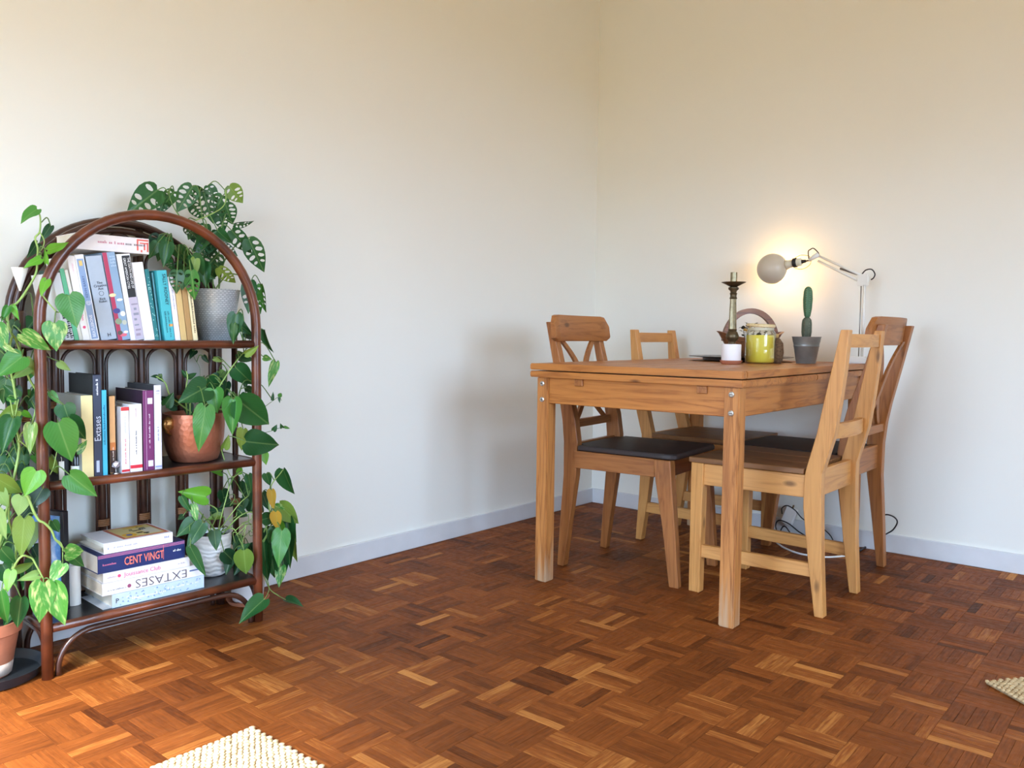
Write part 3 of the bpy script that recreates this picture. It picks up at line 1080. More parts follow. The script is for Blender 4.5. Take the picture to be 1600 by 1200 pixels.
for k in range(4):
    print_line(bk, th * 0.4, 0.007, (th * 0.5, -0.0002, h * (0.95 - 0.035 * k)), (1, 0, 0), (0, 0, 1), (178, 200, 220))
for (fx, fz, rx, rz, col) in ((0.2, 0.52, 0.3, 0.02, (236, 220, 170)), (0.7, 0.46, 0.26, 0.015, (240, 240, 238)), (0.3, 0.34, 0.3, 0.03, (70, 74, 140)), (0.75, 0.30, 0.22, 0.03, (232, 232, 226)), (0.3, 0.22, 0.28, 0.035, (140, 160, 130)), (0.75, 0.2, 0.2, 0.028, (190, 196, 180)), (0.25, 0.09, 0.22, 0.025, (90, 84, 76)), (0.5, 0.06, 0.3, 0.018, (226, 110, 130)), (0.72, 0.09, 0.2, 0.015, (245, 230, 230))):
    mb = MB().add([(th * fx + th * rx * math.cos(a) * 0.95, -0.0006, h * fz + h * rz * math.sin(a)) for a in [2 * PI * i / 14 for i in range(14)]], [tuple(range(14))])
    mb.build('printed_petal', ink(col), bk)
bk, th, h = standing_book('white-edged book with a tall black title panel over a lilac photo', 205, 226, 181.5, 394.5, 531, Z1, D1, (236, 236, 238), G1)
panel(bk, th * 0.34, th * 0.99, h * 0.01, h * 0.5, (190, 182, 200), 'printed_photo')
for k in range(7):
    panel(bk, th * RNG.uniform(0.4, 0.6), th * RNG.uniform(0.7, 0.95), h * (0.05 + 0.06 * k), h * (0.05 + 0.06 * k + RNG.uniform(0.01, 0.03)), (150 + RNG.randint(-14, 14), 142, 160), 'printed_photo_detail', 0.0007)
panel(bk, th * 0.34, th * 0.94, h * 0.5, h * 0.98, (26, 26, 28), 'title_panel')
spine_text(bk, 'THE DEATH AND LIFE OF', th * 0.25, th * 0.79, h * 0.955, (238, 238, 238), sx=0.82)
spine_text(bk, 'GREAT AMERICAN CITIES', th * 0.25, th * 0.50, h * 0.955, (238, 238, 238), sx=0.82)
bk, th, h = standing_book('blank white book a little shorter than the black-panelled one', 226, 243, 206, 408, 531, Z1, D1, (240, 238, 240), G1)
bk, th, h = standing_book('dark teal book with pale speckles', 243, 249.5, 226, 420, 531, Z1, D1, (28, 120, 124), G1)
for k in range(26):
    x, z = RNG.uniform(0.1, 0.75), RNG.uniform(0.04, 0.94)
    panel(bk, th * x, th * (x + 0.18), h * z, h * (z + 0.012), (170, 214, 210), 'printed_fleck', 0.0007)
bk, th, h = standing_book('slim pale blue-green book tilted more than its neighbours', 249.8, 252.6, 236.6, 426, 526, Z1 + 0.001, 0.13, (118, 186, 200), G1, q=0.03)
bk, th, h = standing_book('bright teal book with dark capitals running down the spine', 258.5, 274, 244.3, 421, 531, Z1, D1, (70, 184, 196), G1)
spine_text(bk, 'SALLY ROONEY', th * 0.48, th * 0.62, h * 0.95, (20, 56, 66), sx=0.92)
spine_print(bk, h * 0.36, th * 0.2, th * 0.62, h * 0.42, (30, 96, 106))
spine_print(bk, h * 0.3, th * 0.2, th * 0.3, h * 0.42, (30, 96, 106))
panel(bk, th * 0.55, th * 0.95, h * 0.2, h * 0.235, (240, 170, 90), 'orange_spot', 0.0007)
bk, th, h = standing_book('slim white book beside the tan-covered pair', 274.5, 283, 261, 432, 531, Z1, D1, (238, 234, 244), G1)
spine_print(bk, h * 0.3, th * 0.3, th * 0.5, h * 0.8, (150, 150, 186))
bk, th, h = standing_book('tan book with a mottled wood-like spine', 283.5, 293, 270, 435, 531, Z1, D1, (212, 180, 118), G1)
bk, th, h = standing_book('brown tan book beside the cream one next to the galvanised pot', 293.5, 302, 281, 442, 531, Z1, D1, (176, 138, 84), G1)
bk, th, h = standing_book('narrow cream book with tiny dark lettering touching the galvanised pot', 302.5, 310, 292, 452, 531, Z1, 0.12, (232, 218, 172), G1)
spine_print(bk, h * 0.75, th * 0.42, th * 0.5, h * 0.9, (90, 80, 60))


def lying_book(label, pl, pr, z0, th, depth, q, yaw, rgb, group, flap=0.0, tilt=0.0):
    L = pr - pl
    bk = thing('book', label, 'book', s2w((pl, q, z0 + 0.0004)), SA + yaw, group)
    if tilt:
        bk.rotation_euler = (0, tilt, SA + yaw)
    bt = 0.0016
    MB().box(0, L, 0, bt, 0, th).build('spine', cover(rgb), bk, bevel=0.0007)
    MB().box(0, L, bt, depth, 0, bt).build('back_board', cover(rgb), bk)
    MB().box(0, L, bt, depth, th - bt, th).build('front_board', cover(rgb), bk)
    MB().box(0.002, L - 0.002, bt, depth - 0.002, bt, th - bt).build('page_block', PAGES, bk)
    return bk, L


def h_text(bk, body, size, x, z, rgb, flip=False, align='LEFT', sx=1.0, bold=0.0):
    xd, zd = ((-1, 0, 0), (0, 0, -1)) if flip else ((1, 0, 0), (0, 0, 1))
    return text(bk, body, size, (x, -0.0005, z), xd, zd, ink(rgb), align, sx=sx, bold=bold)



def h_print(bk, length, size, x, z, rgb):
    return print_line(bk, length, size, (x, -0.0002, z), (1, 0, 0), (0, 0, 1), rgb)


# the white book lying across the leaning ones
pa, pb = ps(120, 385, 0.03), ps(233, 392, 0.03)
bk, L = lying_book('white book lying flat across the tops of the leaning books', pa.x, pb.x, max(TOPS[G1]) + 0.0006, 0.0405, 0.14, 0.03, 0, (236, 228, 226), G1)
h_print(bk, 0.066, 0.009, 0.045, 0.022, (206, 130, 150))
h_print(bk, 0.05, 0.009, 0.118, 0.022, (110, 102, 110))
for (x0, x1, z0_, z1_) in ((0.168, 0.198, 0.033, 0.037), (0.168, 0.172, 0.008, 0.033), (0.176, 0.196, 0.026, 0.029), (0.186, 0.19, 0.01, 0.026), (0.194, 0.198, 0.006, 0.03), (0.178, 0.182, 0.004, 0.01)):
    MB().box(x0 + L - 0.2, x1 + L - 0.2, -0.0006, 0.0002, z0_, z1_).build('red_drawing', ink((226, 104, 92)), bk)

G2 = 'books standing on the middle shelf'
Z2 = LEV[1] + 0.0085
bk, th, h = standing_book('cream spined book with grey covers on the middle shelf', 129, 147.5, 129, 618.5, 747, Z2, 0.165, (240, 220, 158), G2, side=(150, 152, 146))
bk, th, h = standing_book('tall navy book with large pale italic title reading upward', 148, 161, 148, 586, 745, Z2, 0.16, (52, 60, 82), G2, side=(22, 26, 28))
text(bk, 'Extases', th * 1.15, (th * 0.50, -0.0005, h * 0.345), (0, 0.0, 1), (-1, 0, 0), ink((206, 214, 228)), sx=0.95)
spine_print(bk, h * 0.15, th * 0.34, th * 0.5, h * 0.80, (230, 232, 236), up=True)
panel(bk, th * 0.25, th * 0.62, h * 0.04, h * 0.155, (186, 196, 220), 'publisher_mark')
bk, th, h = standing_book('slim cyan book with dark lettering beside the tall navy one', 161.5, 169, 161.5, 610, 743, Z2, 0.14, (70, 184, 218), G2)
spine_print(bk, h * 0.46, th * 0.5, th * 0.45, h * 0.36, (36, 104, 138), up=True)
bk, th, h = standing_book('orange book fading to brown at its foot, behind the small ornament', 172.5, 182, 172.5, 619, 740, Z2, 0.15, (232, 176, 116), G2, side=(88, 78, 66), q=0.03)
panel(bk, 0.0004, th - 0.0004, 0.002, h * 0.3, (70, 44, 34), 'dark_foot')
panel(bk, 0.0004, th - 0.0004, h * 0.3, h * 0.4, (214, 128, 62), 'orange_band')
spine_print(bk, h * 0.2, th * 0.28, th * 0.55, h * 0.14, (236, 226, 214), up=True)
bk, th, h = standing_book('white paperback with a red label at the head and a red foot', 190.5, 203.5, 190.5, 636, 739, Z2, 0.15, (240, 238, 240), G2, side=(206, 204, 208))
panel(bk, 0.0003, th - 0.0003, h * 0.94, h * 0.995, (214, 60, 60), 'red_label')
panel(bk, 0.0003, th - 0.0003, h * 0.02, h * 0.055, (214, 44, 54), 'red_foot')
spine_print(bk, h * 0.4, th * 0.22, th * 0.5, h * 0.12, (214, 90, 100), up=True)
spine_print(bk, h * 0.25, th * 0.2, th * 0.5, h * 0.6, (190, 190, 200), up=True)
bk, th, h = standing_book('thick white paperback with a red band near the foot', 204, 223.5, 204, 632, 738, Z2, 0.15, (240, 238, 238), G2)
panel(bk, 0.0003, th - 0.0003, h * 0.055, h * 0.105, (218, 44, 62), 'red_band')
spine_print(bk, h * 0.34, th * 0.14, th * 0.5, h * 0.26, (60, 56, 60), up=True)
spine_print(bk, h * 0.14, th * 0.12, th * 0.5, h * 0.8, (200, 160, 170), up=True)
bk, th, h = standing_book('purple hardback with white labels at head and foot', 225, 242, 225, 610.5, 736, Z2, 0.17, (118, 46, 102), G2, side=(56, 36, 56))
panel(bk, th * 0.26, th * 0.30, 0.002, h - 0.002, (196, 160, 190), 'edge_line')
panel(bk, th * 0.42, th * 0.88, h * 0.83, h * 0.905, (226, 220, 226), 'white_label')
panel(bk, th * 0.42, th * 0.88, h * 0.05, h * 0.125, (226, 220, 226), 'white_label')
spine_print(bk, h * 0.42, th * 0.16, th * 0.58, h * 0.28, (232, 220, 230), up=True)
bk, th, h = standing_book('tall slim pale lilac book beside the copper pot', 242.5, 254, 242.5, 602, 732, Z2, 0.165, (224, 222, 240), G2, side=(64, 64, 68))
panel(bk, th * 0.05, th * 0.95, h * 0.025, h * 0.045, (150, 160, 210), 'blue_line')
spine_print(bk, h * 0.16, th * 0.24, th * 0.5, h * 0.34, (130, 134, 160), up=True)
print_line(bk, th * 0.5, 0.004, (th * 0.25, -0.0002, h * 0.93), (1, 0, 0), (0, 0, 1), (130, 130, 150))
print_line(bk, th * 0.3, 0.004, (th * 0.35, -0.0002, h * 0.9), (1, 0, 0), (0, 0, 1), (130, 130, 150))

G3 = 'books stacked flat on the bottom shelf'
Z3 = LEV[0] + 0.0085
z = Z3
QS = 0.016
bk, L = lying_book('pale blue patterned paperback, lowest of the flat stack', 0.161, 0.411, z, 0.0355, 0.185, QS, 0.0, (196, 214, 230), G3)
for k in range(60):
    x, zz = RNG.uniform(0.012, L - 0.014), RNG.uniform(0.004, 0.029)
    MB().add([(x, -0.0005, zz), (x + 0.006, -0.0005, zz + RNG.uniform(-0.002, 0.002)), (x + 0.003, -0.0005, zz + 0.004)], [(0, 1, 2)]).build('printed_leaf', ink(RNG.choice(((146, 180, 216), (120, 152, 196), (226, 234, 242)))), bk)
text(bk, 'P', 0.017, (0.008, -0.0005, 0.017), (1, 0, 0), (0, 0, 1), ink((34, 40, 54)))
h_print(bk, 0.09, 0.008, 0.05, 0.015, (240, 242, 248))
h_print(bk, 0.085, 0.008, 0.145, 0.02, (240, 242, 248))
MB().box(-0.022, 0.03, 0.003, 0.15, 0.0006, 0.0012).build('loose_cover', cover((206, 214, 226)), bk)
z += 0.0362
bk, L = lying_book('thick white paperback with its large thin capitals upside down', 0.137, 0.411, z, 0.0325, 0.185, QS, 0.0, (238, 238, 238), G3)
h_text(bk, 'EXTASES', 0.033, L - 0.048, 0.0165, (96, 82, 88), flip=True, sx=1.12, bold=-0.0004)
h_print(bk, 0.048, 0.005, 0.010, 0.012, (140, 144, 156))
MB().tube([(0.068, 0.0002, 0.014), (0.068, -0.0006, 0.014)], 0.005, 14).build('round_mark', ink((150, 74, 110)), bk)
MB().box(L - 0.042, L - 0.012, -0.0006, 0.0002, 0.017, 0.021).build('blue_mark', ink((96, 116, 166)), bk)
z += 0.0332
bk, L = lying_book('white paperback with pink italic title, under the navy book', 0.140, 0.370, z, 0.0255, 0.175, QS, 0.0, (240, 236, 238), G3)
h_text(bk, 'Jouissance Club', 0.016, 0.052, 0.0125, (226, 120, 160), sx=0.95)
MB().tube([(0.04, 0.0002, 0.0125), (0.04, -0.0006, 0.0125)], 0.0042, 14).build('pink_dot', ink((226, 84, 130)), bk)
h_print(bk, 0.022, 0.0045, 0.010, 0.0125, (190, 170, 180))
h_print(bk, 0.024, 0.0045, L - 0.034, 0.0125, (180, 170, 180))
z += 0.0262
bk, L = lying_book('thick navy book with big coral capitals in the flat stack', 0.127, 0.358, z, 0.0475, 0.165, QS, 0.012, (34, 50, 104), G3)
for k, zz in enumerate((0.0455, 0.0425, 0.0395)):
    MB().box(0.001, L - 0.001, -0.0005, 0.0002, zz - 0.0006, zz + 0.0006).build('pink_rule', ink((214, 130, 170)), bk)
h_text(bk, 'CENT VINGT', 0.030, 0.066, 0.0200, (250, 132, 112), sx=0.60, bold=0.00035)
MB().box(0.170, 0.1712, -0.0005, 0.0002, 0.006, 0.046).build('coral_line', ink((236, 120, 106)), bk)
h_print(bk, 0.032, 0.0065, 0.012, 0.021, (214, 120, 150))
h_print(bk, 0.02, 0.0075, L - 0.034, 0.024, (236, 240, 246))
z += 0.0482
bk, L = lying_book('white paperback with a yellow painted cover, topmost of the flat stack', 0.143, 0.324, z, 0.028, 0.15, QS, 0.01, (242, 240, 242), G3)
h_print(bk, 0.06, 0.0055, 0.024, 0.014, (170, 170, 196))
h_print(bk, 0.003, 0.009, 0.009, 0.014, (150, 170, 206))
h_print(bk, 0.016, 0.006, L - 0.024, 0.017, (130, 140, 200))
TZ = 0.028


def cover_print(x0, x1, y0, y1, rgb, lift, nm):
    MB().box(x0, x1, y0, y1, TZ - 0.0002, TZ + lift).build(nm, ink(rgb), bk)


cover_print(0.055, L - 0.004, 0.012, 0.146, (190, 98, 70), 0.0003, 'red_border')
cover_print(0.064, L - 0.012, 0.022, 0.138, (214, 190, 120), 0.0005, 'painted_field')
cover_print(0.13, L - 0.016, 0.03, 0.10, (212, 202, 176), 0.0006, 'painted_figure')
cover_print(0.10, 0.155, 0.118, 0.134, (214, 170, 50), 0.0006, 'painted_hair')
for (cx_, cy_, r_, col, lf) in ((0.084, 0.045, 0.018, (224, 170, 40), 0.0007), (0.084, 0.045, 0.008, (70, 90, 160), 0.0010)):
    MB().add([(cx_ + r_ * math.cos(a), cy_ + r_ * 1.2 * math.sin(a), TZ + lf) for a in [2 * PI * i / 18 for i in range(18)]], [tuple(range(18))]).build('painted_flower', ink(col), bk)
for k in range(14):
    x, y = RNG.uniform(0.10, 0.14), RNG.uniform(0.03, 0.125)
    cover_print(x, x + RNG.uniform(0.006, 0.016), y, y + RNG.uniform(0.004, 0.009), (66, 60, 40), 0.0008, 'painted_stroke')
for k in range(3):                              # creased pages lifting at the open end
    pts = [[(-0.004 - 0.006 * k, 0.004, 0.006 + 0.005 * k), (0.02, 0.004, 0.008 + 0.005 * k), (0.02, 0.12, 0.008 + 0.005 * k), (-0.004 - 0.006 * k, 0.12, 0.006 + 0.005 * k)]]
    MB().add(pts[0], [(0, 1, 2, 3)]).build('loose_page', PAGES, bk)

# ------------------------------------------------------------------ small things on the shelves
fr_p = ps(106, 958, 0.085)
ang = PI - 1.15
frame = thing('picture_frame', 'black framed blue picture standing on the bottom shelf', 'picture frame', s2w((fr_p.x, 0.085, Z3 + 0.0006)), SA + ang)
FW, FH, FB = 0.135, 0.255, 0.012
fm = plain('black_frame', (28, 30, 38), 0.35)
for (x0, x1, z0, z1) in ((0, FB, 0, FH), (FW - FB, FW, 0, FH), (FB, FW - FB, 0, FB), (FB, FW - FB, FH - FB, FH)):
    MB().box(x0, x1, -0.008, 0.008, z0, z1).build('frame_bar', fm, frame, bevel=0.001)


def picture_mat():
    m, nt, p = newmat('blue_picture')
    tc = nt.nodes.new('ShaderNodeTexCoord')
    n = nt.nodes.new('ShaderNodeTexNoise')
    n.inputs['Scale'].default_value = 16
    n.inputs['Detail'].default_value = 5
    nt.links.new(tc.outputs['Object'], n.inputs['Vector'])
    cr = nt.nodes.new('ShaderNodeValToRGB')
    cr.color_ramp.elements[0].position, cr.color_ramp.elements[1].position = 0.38, 0.66
    cr.color_ramp.elements[0].color, cr.color_ramp.elements[1].color = srgb(44, 92, 160), srgb(210, 222, 238)
    k = cr.color_ramp.elements.new(0.52)
    k.color = srgb(96, 148, 208)
    nt.links.new(n.outputs[0], cr.inputs[0])
    nt.links.new(cr.outputs[0], p.inputs['Base Color'])
    p.inputs['Roughness'].default_value = 0.25
    return m


MB().box(FB, FW - FB, -0.002, 0.005, FB, FH - FB).build('picture', picture_mat(), frame)

pr_ = ps(116, 950, 0.12)
roll = thing('paper_roll', 'short white paper roll standing between the picture frame and the book stack', 'paper roll', s2w((pr_.x, 0.12, Z3 + 0.0006)))
MB().lathe([(0.013, 0), (0.0165, 0), (0.0165, 0.105), (0.0135, 0.105), (0.013, 0.002)], 20).build('outer_sheet', WHITE, roll, smooth=True, angle=0.6)

cp = ps(31, 452, 0.10)
cone = thing('paper_cone', 'white folded paper cone tucked beside the bookcase side post', 'paper cone', s2w((cp.x - 0.004, 0.085, ps(31, 455, 0.10).z)))
MB().lathe([(0.002, 0), (0.008, 0.02), (0.0185, 0.056), (0.0175, 0.056), (0.001, 0.004)], 14).build('cone_sheet', WHITE, cone, smooth=True, angle=0.6)

bp_ = ps(120, 742, 0.045)
bottle = thing('small_bottle', 'small black bottle with a white label beside the cream book', 'bottle', s2w((bp_.x, 0.045, Z2 + 0.0006)))
MB().lathe([(0.0, 0), (0.0125, 0), (0.013, 0.003), (0.013, 0.05), (0.009, 0.058), (0.006, 0.062), (0.006, 0.066), (0.0, 0.066)], 18).build('glass_body', plain('black_glass', (22, 22, 26), 0.12), bottle, smooth=True, angle=0.8)
MB().lathe([(0.0, 0.0661), (0.0075, 0.0661), (0.0075, 0.082), (0.0, 0.082)], 16).build('cap', BLACK, bottle, smooth=True, angle=0.8)
MB().lathe([(0.0131, 0.006), (0.0134, 0.006), (0.0134, 0.028), (0.0131, 0.028)], 18).build('label_band', WHITE, bottle, smooth=True, angle=0.8)

tp = ps(97, 745, 0.02)
tg = thing('cardboard_tag', 'white paper tag with string hanging against a black box', 'tag', s2w((tp.x, 0.022, Z2 + 0.0006)), SA)
MB().box(-0.006, 0.006, -0.0008, 0.0008, 0.0, 0.045).build('tag_card', WHITE, tg)
MB().tube([(0, 0, 0.043), (0.001, 0.001, 0.05), (0.0, 0.003, 0.056)], 0.0007, 5).build('string', WHITE, tg)
bx_ = ps(107, 742, 0.06)
box_ = thing('black_box', 'small black box standing behind the white paper tag', 'box', s2w((bx_.x - 0.012, 0.06, Z2 + 0.0006)), SA)
MB().box(0, 0.022, 0, 0.05, 0, 0.06).build('box_body', BLACK, box_, bevel=0.0015)
MB().box(-0.0005, 0.0225, -0.0005, 0.0505, 0.0602, 0.072).build('lid', plain('black_card', (34, 34, 38), 0.5), box_, bevel=0.0015)

op = ps(181, 738, 0.022)
orn = thing('crystal_ornament', 'tiny faceted silver ornament on a stem in front of the orange book', 'ornament', s2w((op.x, 0.021, Z2 + 0.0006)))
silver = plain('silver', (200, 196, 196), 0.2, 0.9)
MB().lathe([(0, 0), (0.008, 0), (0.0075, 0.002), (0.002, 0.004), (0.0018, 0.012), (0.004, 0.014), (0, 0.016)], 12).build('foot', silver, orn, smooth=True, angle=0.8)
mb = MB()
bmx = bmesh.new()
bmesh.ops.create_icosphere(bmx, subdivisions=1, radius=0.010)
mb.add([(v.co.x * 1.2, v.co.y * 0.7, v.co.z + 0.023) for v in bmx.verts], [tuple(v.index for v in f.verts) for f in bmx.faces])
bmx.free()
mb.build('crystal', plain('crystal', (190, 180, 186), 0.1, 0.4, noise=0.5, nscale=180), orn)

# ------------------------------------------------------------------ leaves
def pothos_mesh(fold, curl, wave, twist=0.0):
    rows = [(-0.105, 0.14), (-0.085, 0.25), (-0.03, 0.345), (0.06, 0.41), (0.18, 0.435), (0.32, 0.415), (0.46, 0.36), (0.6, 0.285), (0.74, 0.195), (0.86, 0.105), (0.94, 0.045), (1.0, 0.006)]
    vs, fs = [], []
    S = (-1, -0.55, 0, 0.55, 1)
    for t, w in rows:
        for s in S:
            x = s * w
            y = t if abs(s) > 0.9 else (t if t > 0 else t * (0.45 if s else 0))
            if s == 0: y = max(t, 0)
            z = fold * abs(x) - curl * max(0, y) ** 2 + wave * math.sin(7 * y + 3 * s) * abs(s) ** 2 * w + twist * x * y
            vs.append((x, y, z))
    n = len(S)
    for i in range(len(rows) - 1):
        for j in range(n - 1):
            fs.append((i * n + j, i * n + j + 1, (i + 1) * n + j + 1, (i + 1) * n + j))
    me = bpy.data.meshes.new('leaf')
    me.from_pydata(vs, [], fs)
    bm = bmesh.new()
    bm.from_mesh(me)
    bmesh.ops.remove_doubles(bm, verts=bm.verts, dist=0.0005)
    bmesh.ops.dissolve_degenerate(bm, dist=0.0005, edges=bm.edges)
    bm.to_mesh(me)
    bm.free()
    me.polygons.foreach_set('use_smooth', [True] * len(me.polygons))
    return me


def monstera_mesh(fold, curl, seed):
    """oval leaf with the long window-like holes between its veins"""
    rg = random.Random(seed)
    prof = [(-0.06, 0.12), (-0.04, 0.22), (0.04, 0.32), (0.16, 0.39), (0.32, 0.41), (0.48, 0.37), (0.62, 0.30), (0.76, 0.2), (0.88, 0.1), (0.96, 0.035)]
    out = [(0, 0)] + [(w, t) for t, w in prof] + [(0, 1)] + [(-w, t) for t, w in reversed(prof)]
    loops = [out]
    for s in (-1, 1):
        for (t, w0, w1, ht) in ((0.12, 0.05, 0.33, 0.058), (0.30, 0.05, 0.36, 0.066), (0.48, 0.05, 0.32, 0.056), (0.64, 0.045, 0.23, 0.042)):
            if rg.random() < 0.1: continue
            cx, L_ = s * (w0 + w1) / 2, (w1 - w0) / 2 * rg.uniform(0.8, 1.0)
            dy = 0.32
            lp = []
            for k in range(10):
                a = 2 * PI * k / 10
                lx, ly = L_ * math.cos(a), ht * rg.uniform(0.85, 1.1) * math.sin(a)
                lp.append((cx + s * lx, t + 0.02 + ly + dy * lx * 0.55))
            loops.append(lp)
    verts, edges = [], []
    for lp in loops:
        b = len(verts)
        verts += [Vector(p) for p in lp]
        edges += [(b + i, b + (i + 1) % len(lp)) for i in range(len(lp))]
    for t in (0.1, 0.22, 0.38, 0.55, 0.7, 0.85):
        verts.append(Vector((0.0, t)))
    ov, oe, of, _, _, _ = geometry.delaunay_2d_cdt(verts, edges, [], 1, 1e-5)

    def within(p, lp):
        c = False
        for i in range(len(lp)):
            (xa, ya), (xb, yb) = lp[i - 1], lp[i]
            if (ya > p[1]) != (yb > p[1]) and p[0] < (xb - xa) * (p[1] - ya) / (yb - ya) + xa:
                c = not c
        return c
    keep = []
    for f in of:
        cx = sum(ov[i].x for i in f) / len(f)
        cy = sum(ov[i].y for i in f) / len(f)
        if within((cx, cy), out) and not any(within((cx, cy), lp) for lp in loops[1:]):
            keep.append(f)
    of = keep
    vs = [(v.x, v.y, fold * abs(v.x) - curl * max(0, v.y) ** 2 - 0.25 * v.x * v.x) for v in ov]
    me = bpy.data.meshes.new('leaf')
    me.from_pydata(vs, [], [tuple(f) for f in of])
    me.polygons.foreach_set('use_smooth', [True] * len(me.polygons))
    return me


def variants(maker):
    return {k: [] for k in LEAF}


PVAR = [(0.10, 0.05, 0.10), (0.28, 0.14, 0.06), (0.42, 0.10, 0.05), (0.20, 0.28, 0.12), (0.55, 0.20, 0.03), (0.05, 0.16, 0.14)]
MVAR = [(0.12, 0.1), (0.28, 0.2), (0.2, 0.32), (0.4, 0.15)]
POOL = {}


def leaf_data(kind, var, tone):
    key = (kind, var, tone)
    if key not in POOL:
        me = pothos_mesh(*PVAR[var]) if kind == 'P' else monstera_mesh(*MVAR[var], 40 + var)
        me.materials.append(LEAF[tone])
        POOL[key] = me
    return POOL[key]


from mathutils.bvhtree import BVHTree


def solid_tree():
    """everything hard on and around the shelves, for leaves to stay clear of"""
    bpy.context.view_layer.update()
    V, F = [], []
    for o in bpy.data.objects:
        top = o
        while top.parent:
            top = top.parent
        if o.type != 'MESH' or top.get('category') not in ('bookcase', 'book', 'potted plant', 'picture frame', 'paper roll', 'bottle', 'box', 'saucer'):
            continue
        if o.name.split('.')[0] in ('leaf', 'petioles', 'stem', 'air_root', 'runner', 'soil', 'lettering', 'print_line'):
            continue
        n = len(V)
        M = o.matrix_world
        V += [M @ v.co for v in o.data.vertices]
        F += [tuple(i + n for i in p.vertices) for p in o.data.polygons]
    return BVHTree.FromPolygons(V, F)


class Plant:
    def __init__(self, root):
        self.root, self.stems = root, []
        self.solid = solid_tree()
        self.pet = MB()

    def stem(self, pts, r=0.0028, mat=None, name='stem', keep=True):
        w = spline(pts, 5)
        if keep:
            self.stems += w
        inv = self.root.matrix_basis.inverted()
        n = len(w)
        MB().tube([inv @ p for p in w], [r * (1 - 0.35 * i / n) for i in range(n)], 6).build(name, mat or STEM, self.root, smooth=True)

    def leaf(self, B, Tt, wid, tone, roll=0.0, kind='P', var=None, pet=True, face=None, mdir=0.07):
        """B, Tt: base and tip in the room; wid: width over length"""
        B, Tt = Vector(B), Vector(Tt)
        Y = Tt - B
        ln = Y.length
        if ln < 1e-4: return
        Yn = Y / ln
        f = (face if face is not None else (CAM - B)).normalized()
        Z = f - Yn * f.dot(Yn)
        Z = Z.normalized() if Z.length > 1e-4 else Yn.orthogonal().normalized()
        Z = Matrix.Rotation(roll, 3, Yn) @ Z
        X = Yn.cross(Z)
        sx = ln * wid / (0.86 if kind == 'P' else 0.82)
        M = Matrix(((X.x * sx, Yn.x * ln, Z.x * ln, B.x), (X.y * sx, Yn.y * ln, Z.y * ln, B.y), (X.z * sx, Yn.z * ln, Z.z * ln, B.z), (0, 0, 0, 1)))
        if var is None:
            var = RNG.randrange(len(PVAR) if kind == 'P' else len(MVAR))
        data = leaf_data(kind, var, tone)
        polys = [tuple(p.vertices) for p in data.polygons]
        loc = [M @ v.co for v in data.vertices]
        for step in (0, -0.008, 0.008, -0.016, 0.016, -0.024, 0.024, -0.034, 0.034, -0.046, 0.046, -0.06, -0.075):
            d = SV * step
            if max(p.y + d.y for p in loc) < -0.004 and not BVHTree.FromPolygons([p + d for p in loc], polys).overlap(self.solid):
                break
        else:
            d = SV * 0
        M = Matrix.Translation(d) @ M
        B = B + d
        o = bpy.data.objects.new('leaf', data)
        COL.objects.link(o)
        o.parent = self.root
        o.matrix_basis = self.root.matrix_basis.inverted() @ M
        if pet and self.stems:
            near = min(self.stems, key=lambda s: (s - B).length)
            d = (near - B).length
            if 0.004 < d < 0.16:
                mid = (near + B) / 2 + Vector((0, 0, 0.25 * d)) - Yn * 0.15 * d
                inv = self.root.matrix_basis.inverted()
                self.pet.tube([inv @ p for p in spline([near, mid, B], 4)], 0.0015, 5)

    def done(self):
        if self.pet.v:
            tag(self.pet.build('petioles', STEM_D, self.root, smooth=True), kind='stuff')


def px_leaves(pl, rows, default_kind='P'):
    """rows: base px, base py, tip px, tip py, width px, tone, depth q, roll"""
    for r in rows:
        bx, by, tx, ty, w, tone, q = r[:7]
        roll = r[7] if len(r) > 7 else RNG.uniform(-0.35, 0.35)
        kind = r[8] if len(r) > 8 else default_kind
        dq = RNG.uniform(-0.02, 0.012)
        B, Tt = pw(bx, by, q), pw(tx, ty, q + dq)
        lp = math.hypot(tx - bx, ty - by)
        pl.leaf(B, Tt, w / lp / max(0.45, math.cos(roll)), tone, roll, kind)


# ------------------------------------------------------------------ pothos in terracotta, climbing the bookcase
TERRA = plain('terracotta', (186, 116, 84), 0.85, noise=0.12, nscale=25, bump=0.15)
TERRA_W = plain('terracotta_lime', (206, 186, 172), 0.9, noise=0.2, nscale=60)
SOIL = plain('soil', (44, 32, 24), 0.95, noise=0.4, nscale=120, bump=0.6)
PC = Vector((-2.772, -0.145, 0))
sau = thing('plant_saucer', 'wide black plastic saucer under the terracotta pot', 'saucer', PC)
MB().lathe([(0, 0.001), (0.105, 0.001), (0.112, 0.004), (0.122, 0.028), (0.119, 0.028), (0.109, 0.007), (0, 0.006)], 40).build('saucer_dish', plain('black_plastic', (34, 40, 46), 0.4), sau, smooth=True, angle=0.7)
tpot = thing('potted_pothos', 'pothos in a lime-stained terracotta pot climbing the side of the bookcase', 'potted plant', PC + Vector((0, 0, 0.0075)))
MB().lathe([(0, 0), (0.044, 0), (0.047, 0.004), (0.066, 0.105), (0.07, 0.105), (0.073, 0.108), (0.075, 0.135), (0.069, 0.135), (0.064, 0.11), (0, 0.11)], 36).build('pot', TERRA, tpot, smooth=True, angle=0.6)
MB().lathe([(0.0478, 0.004), (0.0482, 0.004), (0.0530, 0.034), (0.0526, 0.034)], 36, ripple=lambda k, z: 1 + 0.004 * math.sin(k * 2.1)).build('lime_crust', TERRA_W, tpot, smooth=True)
MB().lathe([(0, 0.118), (0.04, 0.119), (0.0655, 0.116)], 24).build('soil', SOIL, tpot, smooth=True)
A = Plant(tpot)
pot_top = PC + Vector((0, 0, 0.125))


